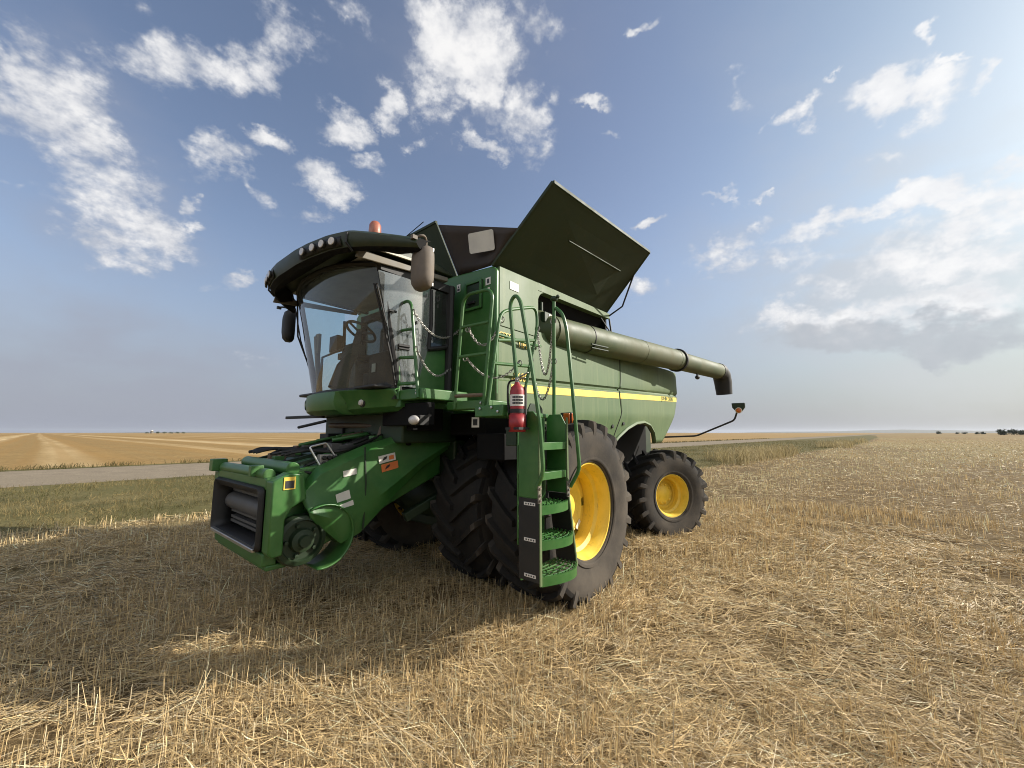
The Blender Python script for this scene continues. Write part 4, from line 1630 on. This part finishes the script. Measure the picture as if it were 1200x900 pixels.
# ---------------------------------------------------------------- platform and handrails
pl = MB()
pl.box(0.97, 1.56, .90, 1.30, 2.045, 2.15)
pl.box(1.17, 1.26, 1.30, 1.84, 1.945, 2.03)
pl.box(0.80, 1.18, 1.76, 1.84, 1.945, 2.03)
pl.box(0.80, 1.18, 1.30, 1.36, 1.945, 2.03)
pl.box(0.80, 0.85, 1.35, 1.77, 1.945, 2.03)
pl.box(0.80, 0.965, .92, 1.30, 2.0, 2.03)
plat = obj('platform', pl, GREEN, H, bevel=0.012)
br = MB()
br.box(1.36, 1.46, 1.90, 2.22, 1.86, 1.955)
br.box(1.26, 1.36, 1.84, 2.0, 1.90, 1.95)
br.box(0.85, 1.28, 1.845, 2.24, 1.86, 1.90)
br.box(1.33, 1.36, 2.20, 2.26, 1.80, 2.05)
obj('platform_bracket', br, GREEN, plat, bevel=0.008)
bt = MB()
for (x, y, z) in [(1.564, .93, 2.10), (1.564, .93, 2.13), (1.564, 1.22, 2.10), (1.564, 1.22, 2.13), (1.264, 1.42, 2.0), (1.264, 1.78, 2.0), (1.464, 1.97, 1.93), (1.464, 2.17, 1.90), (1.464, 2.1, 1.935)]:
    bt.lathe([(0, .012), (.008, .011), (.01, .001)], (x, y, z), 'X', 8)
obj_each('bolt', bt, STEEL, plat)
sd = MB()
sd.box(1.466, 1.470, 1.30 - .0, 1.30, 2.0, 2.0)
d = MB(); d.box(1.10, 1.104, 1.50, 1.60, 1.78, 1.88, 0); d.box(1.1045, 1.106, 1.52, 1.58, 1.80, 1.86, 1)
obj('decal', d, [WHITE, DECK], plat, smooth=0)

TR = .0165


def rail(name, paths, parent=H, mat=GREEN, r=TR, rad=.10):
    m = MB()
    for p in paths: m.tube(bez_round(p, rad, 6), r, 10)
    return obj(name, m, mat, parent)


X1 = 1.565
rail('handrail', [[(X1, .93, 2.06), (X1, .89, 2.99), (X1, .98, 3.06), (X1, 1.10, 3.02), (X1, 1.25, 2.06)],
                  [(X1, .90, 2.76), (X1, 1.155, 2.74)], [(X1, .91, 2.48), (X1, 1.185, 2.45)], [(X1, .925, 2.21), (X1, 1.225, 2.20)]], rad=.10)
X2 = 1.268
r2 = rail('handrail', [[(X2, 1.43, 1.96), (X2, 1.535, 3.07), (X2, 1.93, 3.05), (X2, 1.815, 1.94)],
                  [(X2, 1.51, 2.75), (X2, 1.885, 2.74)], [(X2, 1.475, 2.46), (X2, 1.855, 2.45)]], rad=.12)
t = MB(); t.tube([(X2, 1.44, 2.08), (X2, 1.82, 2.07)], .018, 8)
obj('rust_tube', t, BRONZE, r2)
rail('handrail', [[(1.255, 1.855, 1.94), (1.09, 1.855, 2.86), (0.98, 1.855, 2.93), (0.50, 1.855, 3.08), (0.485, 1.855, 2.85), (0.78, 1.855, 1.92)],
                  [(1.12, 1.855, 2.60), (0.555, 1.855, 2.70)], [(1.18, 1.855, 2.37), (0.635, 1.855, 2.41)]], rad=.11)
# back rail along the tank wall
rail('handrail', [[(0.80, 1.53, 2.78), (0.20, 1.56, 2.76), (-0.02, 1.53, 2.78)]], rad=.05)

# ---------------------------------------------------------------- ladder
lad = MB()
lad.prism([(2.25, 1.22), (2.45, 1.22), (2.455, 1.84), (2.40, 1.90), (2.30, 1.90), (2.25, 1.86)], 'X', 1.285, 1.30)
lad.prism([(2.25, 1.22), (2.45, 1.22), (2.45, 1.80), (2.40, 1.89), (2.28, 1.89), (2.25, 1.85)], 'X', 0.885, 0.90)
lad.box(0.90, 1.285, 2.22, 2.235, 1.15, 1.88)
lad.box(0.92, 1.285, 2.22, 2.235, 0.84, 1.148)
ld = obj('ladder', lad, GREEN, H, bevel=0.004)
lf = MB()
lf.prism([(2.255, .60), (2.455, .60), (2.455, 1.215), (2.255, 1.215)], 'X', 1.287, 1.303)
lf.add([(0.885, 2.255, 1.215), (0.885, 2.45, 1.215), (0.77, 2.45, .62), (0.77, 2.255, .62), (0.87, 2.255, 1.215), (0.87, 2.45, 1.215), (0.755, 2.45, .62), (0.755, 2.255, .62)],
       [(0, 1, 2, 3), (4, 5, 6, 7), (0, 1, 5, 4), (1, 2, 6, 5), (2, 3, 7, 6), (3, 0, 4, 7)])
obj_each('side_flap', lf, BLACK, ld)
ls = MB()
ls.box(1.282, 1.306, 2.456, 2.466, .58, 1.86)
ls.rod((0.893, 2.461, 1.86), (0.893, 2.461, 1.20), .010, .02)
ls.rod((0.88, 2.461, 1.20), (0.765, 2.461, .60), .010, .016)
obj_each('stringer_edge', ls, GREEN_D, ld)
for z, w, rd_ in ((1.62, .0, 0), (1.385, .0, 0), (1.13, .01, .05), (.868, .03, .09), (.605, .05, .10)):
    x0, x1 = (0.90 - (0 if z > 1.2 else (1.2 - z) * .19)) + .004, 1.28
    m = MB()
    if rd_ == 0:
        m.box(x0, x1, 2.40, 2.455, z - .03, z + .03)
        m.box(x0, x1, 2.25, 2.39, z + .01, z + .022)
    else:
        # rounded tread: front band and grating bars
        n = 12
        front = [(lerp(x0, x1, i / n), 2.46 + rd_ * math.sin(PI * (i / n) ** .8) * .9) for i in range(n + 1)]
        o_, i_ = [(p[0], p[1]) for p in front], [(p[0], p[1] - .012) for p in front]
        m.prism(o_ + i_[::-1], 'Z', z - .035, z + .035)
        m.box(x0, x1, 2.25, 2.262, z - .03, z + .03)
        for k in range(1, 6):
            q = k / 6
            pts = [(p[0], lerp(2.256, p[1] - .006, q), z + .022) for p in front]
            m.tube(pts, .007, 5)
        for k in range(0, n + 1, 2):
            m.rod((front[k][0], 2.26, z + .012), (front[k][0], front[k][1] - .01, z + .012), .008, .012)
        for k in range(40):
            q, u = (k % 5 + .5) / 5, (k // 5 + .5) / 8
            i = int(u * n)
            m.box(front[i][0] - .006, front[i][0] + .006, lerp(2.256, front[i][1], q) - .006, lerp(2.256, front[i][1], q) + .006, z + .026, z + .036)
    obj('step', m, GREEN, ld, bevel=.002 if rd_ == 0 else 0)
mk = MB()
for z in (1.175, .905, .64):
    mk.box(1.3035, 1.306, 2.31, 2.42, z - .012, z + .012, 0)
    for k in range(4): mk.box(1.3065, 1.3075, 2.325 + k * .024, 2.338 + k * .024, z - .006, z + .006, 1)
obj('decal', mk, [WHITE, DECK], ld, smooth=0)
hg = MB()
for x in (1.305, .893):
    for z in (1.25, 1.30, 1.21):
        hg.lathe([(0, .012), (.012, .010), (.013, .001)], (x, 2.466, z), 'Y', 8)
    hg.box(x - .018, x + .018, 2.458, 2.468, 1.19, 1.32)
obj_each('hinge', hg, GALV, ld)
d = MB()
d.box(1.05, 1.27, 2.236, 2.242, 1.70, 1.86, 0)
for k in range(7): d.box(1.09, 1.20, 2.2425, 2.2435, 1.715 + k * .02, 1.725 + k * .02, 1)
obj('decal', d, [WHITE, GREEN], ld, smooth=0)
bp_ = MB()
bp_.prism([(0.90, 1.76), (1.12, 1.76), (1.12, 1.93), (1.08, 1.985), (0.95, 1.985), (0.90, 1.94)], 'Y', 2.20, 2.216)
bp_.box(0.90, 1.285, 2.10, 2.216, 1.62, 1.76)
obj('ladder_pivot', bp_, GREEN_K, ld, bevel=.006)
rail('ladder_rail', [[(1.31, 2.44, 1.30), (1.31, 2.505, 1.42), (1.31, 2.48, 1.78), (1.31, 2.39, 2.32), (1.31, 2.285, 2.84), (1.31, 2.225, 2.91), (1.31, 2.165, 2.84), (1.31, 2.25, 2.1), (1.31, 2.255, 1.86)]], ld, rad=.07)
rail('ladder_rail', [[(.86, 2.465, 1.27), (.85, 2.555, 1.42), (.85, 2.51, 1.97), (.85, 2.45, 2.66), (.85, 2.41, 2.81), (.85, 2.335, 2.88)], [(.85, 2.315, 2.95), (.85, 2.30, 1.86)]], ld, rad=.06)
kn = MB(); kn.ball((.85, 2.318, 2.97), .035, 1, 1, .8); kn.ball((.85, 2.36, 2.985), .018)
obj('knob', kn, GREEN_K, ld)


def chain(a, b, sag, name='chain', link=.032):
    a, b = Vector(a), Vector(b)
    n0 = 60
    pts = []
    for i in range(n0 + 1):
        t = i / n0
        p = a.lerp(b, t)
        p.z -= sag * 4 * t * (1 - t)
        pts.append(p)
    L = [0]
    for i in range(n0): L.append(L[-1] + (pts[i + 1] - pts[i]).length)
    n = max(6, int(L[-1] / (link * .80)))
    m = MB()
    for k in range(n):
        s = L[-1] * (k + .5) / n
        i = min(n0 - 1, int(np.searchsorted(L, s)) - 1)
        p = pts[i].lerp(pts[i + 1], (s - L[i]) / max(1e-6, L[i + 1] - L[i]))
        t = (pts[i + 1] - pts[i]).normalized()
        u = t.orthogonal().normalized()
        u = (Matrix.Rotation(PI / 2 * (k % 2) + .5, 3, t) @ u)
        ring = []
        for q in range(10):
            a_ = 2 * PI * q / 10
            ring.append(p + t * math.cos(a_) * link * .62 + u * math.sin(a_) * link * .32)
        m.tube(ring, .0042, 5, closed=True)
    for e in (a, b):
        ring = [e + Vector((0, math.cos(q) * .03, math.sin(q) * .03 - .02)) for q in np.linspace(0, 2 * PI, 13)[:-1]]
        m.tube(ring, .005, 5, closed=True)
    return obj(name, m, GREY, H)


chain((1.565, 1.13, 2.93), (0.775, 0.92, 2.92), .17)
chain((1.565, 1.19, 2.55), (0.93, 0.95, 2.45), .17)
chain((1.268, 1.60, 2.74), (1.06, 1.855, 2.83), .22)
chain((1.268, 1.57, 2.46), (0.79, 1.855, 2.44), .19)
chain((0.485, 1.855, 2.86), (.85, 2.305, 2.78), .52)
chain((0.60, 1.855, 2.50), (.85, 2.305, 2.40), .40)

# ---------------------------------------------------------------- fire extinguisher (hangs on the ladder bracket)
ex = empty('fire_extinguisher', (1.405, 2.325, 1.735))
ex.scale = (.88, .88, .90)
tag(ex, 'red fire extinguisher with a white label strapped beside the boarding ladder', 'fire extinguisher')
m = MB()
m.lathe([(.0, .001), (.0, .06), (.015, .066), (.36, .066), (.395, .055), (.42, .028), (.44, .022), (.44, .001)], (0, 0, 0), 'Z', 28)
obj('cylinder', m, RED, ex, smooth=50)
m = MB()
m.lathe([(.225, .0675), (.325, .0675)], (0, 0, 0), 'Z', 28, 0)
for k in range(3):
    for q in range(7):
        a = .1 + q * .22
        m.box(-.006, .006, -.002, .002, -.008, .008, 1, Matrix.Translation((math.cos(a) * .068, math.sin(a) * .068, .25 + k * .026)) @ Matrix.Rotation(a + PI / 2, 4, 'Z'))
obj('label', m, [WHITE, DECK], ex, smooth=50)
m = MB()
m.tube([(0, 0, .43), (0, 0, .48)], .022, 10)
m.rod((-.02, 0, .485), (-.02, .11, .52), .02, .008)
m.rod((-.02, -.02, .47), (-.02, .08, .475), .02, .008)
m.tube([(0, 0, .46), (.03, .01, .46)], .012, 8)
obj('valve', m, GREY, ex, bevel=.002)
m = MB(); m.tube(bez_round([(0, 0, .46), (0, -.11, .46), (.0, -.115, .30), (.0, -.10, .17)], .07), .010, 8)
obj('hose', m, BLACK, ex)
m = MB()
m.lathe([(.165, .070), (.20, .070)], (0, 0, 0), 'Z', 28)
m.box(-.075, .075, -.078, .078, .02, .04)
m.box(-.09, -.072, -.04, .04, .02, .40)
obj('strap', m, BLACK, ex)
m = MB()
rr = [[(math.cos(a) * (.070 + .004), math.sin(a) * (.074), z) for a in np.linspace(-2.0, 2.0, 19)] for z in (-.0, .15)]
m.grid(rr)
obj('holder', m, RED, ex, thick=.006)

# ---------------------------------------------------------------- marker lamps
m = MB(); m.box(.07, .13, 1.90, 2.04, 1.80, 1.95, 1); m.box(.131, .15, 1.95, 2.03, 1.82, 1.94, 0); m.box(.05, .13, 2.041, 2.055, 1.82, 1.94, 0)
m.box(.0, .09, 1.5, 1.95, 1.86, 1.90, 1)
obj('marker_lamp', m, [AMBER, BLACK], H, bevel=.006)
arm = MB()
arm.tube(bez_round([(-4.6, 1.2, 1.63), (-4.8, 1.98, 1.665), (-4.8, 2.69, 1.97), (-4.8, 2.74, 2.12)], .06), .017, 8)
ao = obj('warning_lamp_arm', arm, BLACK, H)
m = MB()
m.prism([(2.66, 2.30), (2.89, 2.30), (2.885, 2.21), (2.82, 2.12), (2.74, 2.12), (2.67, 2.21)], 'X', -4.83, -4.77, 0)
lb = obj('warning_lamp', m, ROOFG, ao, bevel=.012)
m = MB()
m.lathe([(0, .058), (.02, .058), (.025, .001)], (-4.768, 2.78, 2.155), 'X', 20, 1)
m.lathe([(.02, .045), (.04, .04), (.046, .001)], (-4.766, 2.78, 2.155), 'X', 20, 0)
obj('amber_lens', m, [AMBER, CREAM], lb)

# ---------------------------------------------------------------- feeder house
fd = MB()
top = [(2.42, 1.40), (2.2, 1.43), (1.76, 1.53), (0.75, 1.80)]
bot = [(0.75, 1.25), (1.35, 1.02), (1.9, .78), (2.30, .66), (2.42, .66)]
fd.prism(top + bot, 'Y', -.62, .62)
fh = obj('feeder_house', fd, GREEN, H, bevel=0.015)
rib = MB()
for x, z in ((2.0, 1.475), (1.7, 1.545), (1.4, 1.625), (1.1, 1.705)):
    rib.box(x - .02, x + .02, -.60, .60, z - .01, z + .03)
for y in (-.55, -.2, .2, .52):
    rib.rod((2.35, y, 1.435), (0.80, y, 1.81), .03, .03)
obj('feeder_rib', rib, GREEN_K, fh)
# left side shield, folded lower edge
for s in (1, -1):
    y0 = s * .72
    upper = [(2.36, 1.20), (2.20, 1.415), (1.98, 1.51), (1.74, 1.60), (0.82, 1.83), (0.56, 1.76)]
    lower = [(2.30, 1.06), (2.10, .98), (1.80, 1.02), (1.50, 1.20), (1.15, 1.42), (0.60, 1.68)]
    lowb = [(2.26, 1.00), (1.98, .74), (1.80, .80), (1.42, 1.12), (1.10, 1.36), (0.58, 1.62)]
    rows = [[Vector((p[0], y0 - s * .07, p[1] + .008)) for p in upper],
            [Vector((lerp(p[0], q[0], .12), y0 - s * .0, lerp(p[1], q[1], .12))) for p, q in zip(upper, lower)],
            [Vector((lerp(p[0], q[0], .6), y0 + s * .015, lerp(p[1], q[1], .6))) for p, q in zip(upper, lower)],
            [Vector((q[0], y0 + s * .055, q[1])) for q in lower],
            [Vector((r[0], y0 + s * .01, r[1])) for r in lowb],
            [Vector((r[0], y0 - s * .09, r[1] - .01)) for r in lowb]]
    # finer along the length
    fine = []
    for r in rows:
        q = []
        for i in range(len(r) - 1):
            for k in range(4): q.append(r[i].lerp(r[i + 1], k / 4))
        q.append(r[-1])
        fine.append(q)
    sh = obj('side_shield', MB().grid(fine), GREEN, fh, thick=0.012, smooth=28)
    sm = MB()
    sm.tube([(1.78, y0 + s * .0, 1.59), (1.77, y0 + s * .03, 1.25), (1.79, y0 + s * .05, .83)], .010, 6)
    obj('shield_seam', sm, GREEN_K, fh)
    # drum drive housing: open drum cover behind the pulley
    hs = MB()
    rows = []
    for a in np.linspace(R(118), R(-100), 25):
        rows.append([(2.16 + math.cos(PI - a) * .0 - math.cos(a) * .265, y0 + s * yy, .84 + math.sin(a) * .265) for yy in (-.26, -.08, .05, .075)])
    hs.grid(rows)
    obj('drum_housing', hs, GREEN, fh, thick=0.012)
    pu = MB()
    a0 = s * 1
    prf = [(-.10, .05), (-.10, .20), (-.02, .215), (.02, .20), (.03, .165), (.0, .155), (.0, .10), (.05, .09), (.06, .05), (.10, .045), (.10, .001)]
    pu.lathe([(s * h, r) for h, r in prf], (2.32, y0 - s * .01, .83), 'Y', 36)
    for k in range(5):
        a = k * 2 * PI / 5
        pu.lathe([(s * .0, .018), (s * .03, .016), (s * .032, .001)], (2.32 + .125 * math.cos(a), y0 - s * .005, .83 + .125 * math.sin(a)), 'Y', 8)
    obj('drive_pulley', pu, GREEN_K, fh)
# decals on the shield
def decal_y(x, z, w, h, rot, col, name, marks=True, yy=.745):
    d = MB()
    c, s_ = math.cos(rot), math.sin(rot)
    def P(u, v): return (x - (u * c - v * s_), z + (u * s_ + v * c))
    d.prism([P(-w / 2, -h / 2), P(w / 2, -h / 2), P(w / 2, h / 2), P(-w / 2, h / 2)], 'Y', yy, yy + .004, 0)
    if marks:
        d.prism([P(-w * .32, -h * .25), P(-w * .05, -h * .05), P(w * .02, h * .3), P(-w * .2, h * .2)], 'Y', yy + .0042, yy + .005, 1)
        d.prism([P(w * .1, -h * .3), P(w * .4, -h * .3), P(w * .4, h * .25), P(w * .1, h * .25)], 'Y', yy + .0042, yy + .005, 2)
    return obj(name, d, [col, DECK, DECO], fh, smooth=0)
decal_y(1.545, 1.475, .19, .075, .18, WHITE, 'decal', yy=.742)
decal_y(1.515, 1.392, .19, .075, .18, DECO, 'decal', yy=.750)
decal_y(1.93, 1.36, .13, .055, .15, WHITE, 'decal', False, yy=.738)
decal_y(1.99, 1.15, .13, .085, .25, WHITE, 'decal', False, yy=.752)
decal_y(1.955, 1.055, .13, .085, .25, WHITE, 'decal', False, yy=.765)
# front frame
fr = MB()
for s in (1, -1):
    a, b = (.66, .80) if s > 0 else (-.80, -.66)
    fr.prism([(2.57, .75), (2.60, .79), (2.60, 1.34), (2.48, 1.40), (2.36, 1.39), (2.33, 1.18), (2.44, 1.12), (2.49, 1.03), (2.49, .76)], 'Y', a, b)
fr.box(2.48, 2.59, -.66, .66, .66, .765)
fr.box(2.46, 2.60, -.66, .66, 1.26, 1.36)
fr.box(2.40, 2.56, -.66, .66, .62, .665)
ff_ = obj('front_frame', fr, GREEN, fh, bevel=0.012)
bm_ = MB()
bm_.tube([(2.56, -.62, 1.38), (2.56, .60, 1.38)], .05, 16)
bm_.tube([(2.40, -.50, 1.43), (2.40, .66, 1.42)], .058, 16)
bm_.box(2.53, 2.66, -.78, -.66, 1.34, 1.46)
bm_.box(2.55, 2.65, .38, .44, 1.36, 1.45)
obj('top_beam', bm_, GREEN, fh, bevel=0.006)
rb = MB()
def rrect(y0, y1, z0, z1, r, n=5):
    o = []
    for cy, cz, a0 in ((y1 - r, z1 - r, 0), (y0 + r, z1 - r, PI / 2), (y0 + r, z0 + r, PI), (y1 - r, z0 + r, 1.5 * PI)):
        for k in range(n + 1):
            a = a0 + PI / 2 * k / n
            o.append((cy + r * math.cos(a), cz + r * math.sin(a)))
    return o
o1 = rrect(-.65, .66, .78, 1.285, .05)
o2 = rrect(-.60, .54, .80, 1.22, .07)
o3 = rrect(-.57, .46, .81, 1.19, .08)
rows = [[(x, p[0], p[1]) for p in q] + [(x, q[0][0], q[0][1])] for x, q in ((2.605, o1), (2.635, [(lerp(a[0], b[0], .25), lerp(a[1], b[1], .25)) for a, b in zip(o1, o2)]), (2.605, o2), (2.46, o3))]
rb.grid(rows)
obj('mouth_seal', rb, BLACK, fh, smooth=50, thick=.01)
mo = MB()
mo.box(2.40, 2.43, -.6, .6, .66, 1.36)
obj('mouth_back', mo, BLACK, fh)
DRUM = surf('worn_drum_steel', (0.10, 0.10, 0.10), 0.5, metal=0.5, dust=0.5, dustcol=(0.12, 0.10, 0.07))
dr = MB()
dr.tube([(2.47, -.55, 1.05), (2.47, .45, 1.05)], .085, 20)
for z in (1.16, .96, .90, .86):
    dr.box(2.45, 2.50, -.52, .42, z - .012, z + .012)
obj('feeder_drum', dr, DRUM, fh)
lp = MB()
lp.box(2.612, 2.65, -.58, .60, .775, .805)
obj('lip_bar', lp, STEEL, fh, bevel=.004)
fl = MB(); fl.add([(2.62, -.58, .772), (2.62, .60, .772), (2.44, .56, .80), (2.44, -.56, .80)], [(0, 1, 2, 3)])
for k in range(6): fl.lathe([(0, .012), (.008, .010), (.009, .001)], (2.56, -.45 + k * .18, .782), 'Z', 8)
obj('mouth_floor', fl, GREEN_K, fh)
d = MB(); d.box(2.43, 2.52, .802, .806, 1.27, 1.37, 0); d.box(2.44, 2.51, .8065, .8075, 1.28, 1.34, 1)
obj('decal', d, [DECY, DECK], fh, smooth=0)
# multi coupler with its lifting handle
mc_ = MB()
mc_.box(2.00, 2.16, .56, .62, 1.42, 1.53)
for k in range(3):
    for q in range(2):
        mc_.lathe([(0, .020), (.03, .020), (.03, .001)], (2.035 + k * .045, .62, 1.45 + q * .05), 'Y', 10, 1)
mco = obj('coupler_block', mc_, [GREY, BLACK], fh, bevel=.006)
hd = MB(); hd.tube(bez_round([(2.17, .64, 1.44), (2.25, .60, 1.60), (2.10, .60, 1.635), (2.0, .64, 1.47)], .02, 3), .010, 8)
obj('coupler_handle', hd, STEEL, mco)
# hoses and cables over the feeder house
hz_ = MB()
rr = random.Random(3)
for k in range(8):
    y = lerp(-.5, .45, rr.random())
    hz_.tube(bez_round([(2.40, y, 1.53), (2.25, y + rr.uniform(-.2, .2), 1.57), (2.0, y + rr.uniform(-.2, .3), 1.55), (1.7, y + rr.uniform(-.1, .3), 1.62), (1.0, lerp(y, .3, .5), 1.86)], .12), rr.uniform(.010, .018), 7)
hz_.tube(bez_round([(2.16, .58, 1.47), (2.26, .5, 1.42), (2.2, .66, 1.30), (2.26, .66, 1.2)], .05), .014, 7)
hz_.tube(bez_round([(2.12, .6, 1.42), (2.2, .64, 1.36), (2.32, .60, 1.40), (2.38, .4, 1.48)], .05), .012, 7)
obj('hydraulic_hose', hz_, BLACK, fh)
lk = MB()
for k in range(16):
    x, y = rr.uniform(1.15, 2.3), rr.uniform(-.52, .5)
    z = 1.44 + (2.3 - x) * .26
    q = rr.uniform(.025, .06)
    lk.box(x - q, x + q, y - q * .8, y + q * .8, z, z + rr.uniform(.03, .09), rr.choice((0, 0, 1, 2)))
for k in range(5):
    x, y = rr.uniform(1.3, 1.9), rr.uniform(-.45, .4)
    z = 1.50 + (2.3 - x) * .26
    lk.tube([(x, y, z), (x + .35, y + rr.uniform(-.15, .15), z - .07)], rr.uniform(.012, .025), 8, rr.choice((0, 1, 2)))
obj_each('linkage', lk, [DRUM, BRONZE, GREEN], fh, bevel=.006)
for k in range(5):
    x, y = rr.uniform(1.7, 2.4), rr.uniform(-.5, .4)
    z = 1.46 + (2.3 - x) * .26
    hz_.tube([(x + .10 * math.cos(a), y + .12 * math.sin(a), z + .05 + .02 * math.sin(2 * a)) for a in np.linspace(0, 5.2, 16)], .011, 6)
bh = MB(); bh.tube(bez_round([(1.45, .42, 1.66), (1.42, .45, 1.84), (1.30, .58, 1.88), (1.22, .66, 1.86)], .08), .028, 10)
obj('brown_hose', bh, BRONZE, fh)
dp = MB()
dp.tube([(1.50, -.6, 1.82), (1.38, .70, 1.80)], .03, 12)
obj('cross_shaft', dp, BRONZE, fh)
lv = MB(); lv.rod((1.45, -.35, 1.6), (1.45, -.35, 1.84), .03, .06); lv.box(1.40, 1.62, -.62, -.40, 1.60, 1.72)
obj('valve_block', lv, BLACK, fh, bevel=.01)

# ---------------------------------------------------------------- dusty summer air
hb = MB().box(-19000, 19000, -19000, 19000, -1, 110)
hm = bpy.data.materials.new('air')
hm.use_nodes = True
hm.node_tree.nodes.clear()
w = NT(hm.node_tree)
pv = w.n('ShaderNodeVolumePrincipled')
pv.inputs['Color'].default_value = (0.86, 0.91, 1.0, 1)
pv.inputs['Density'].default_value = 4e-5
pv.inputs['Anisotropy'].default_value = 0.2
mo_ = w.n('ShaderNodeOutputMaterial')
hm.node_tree.links.new(pv.outputs[0], mo_.inputs['Volume'])
hz_o = obj('haze', hb, hm, smooth=0)
hz_o['kind'] = 'stuff'
hz_o['label'] = 'thin pale summer haze over the far fields'
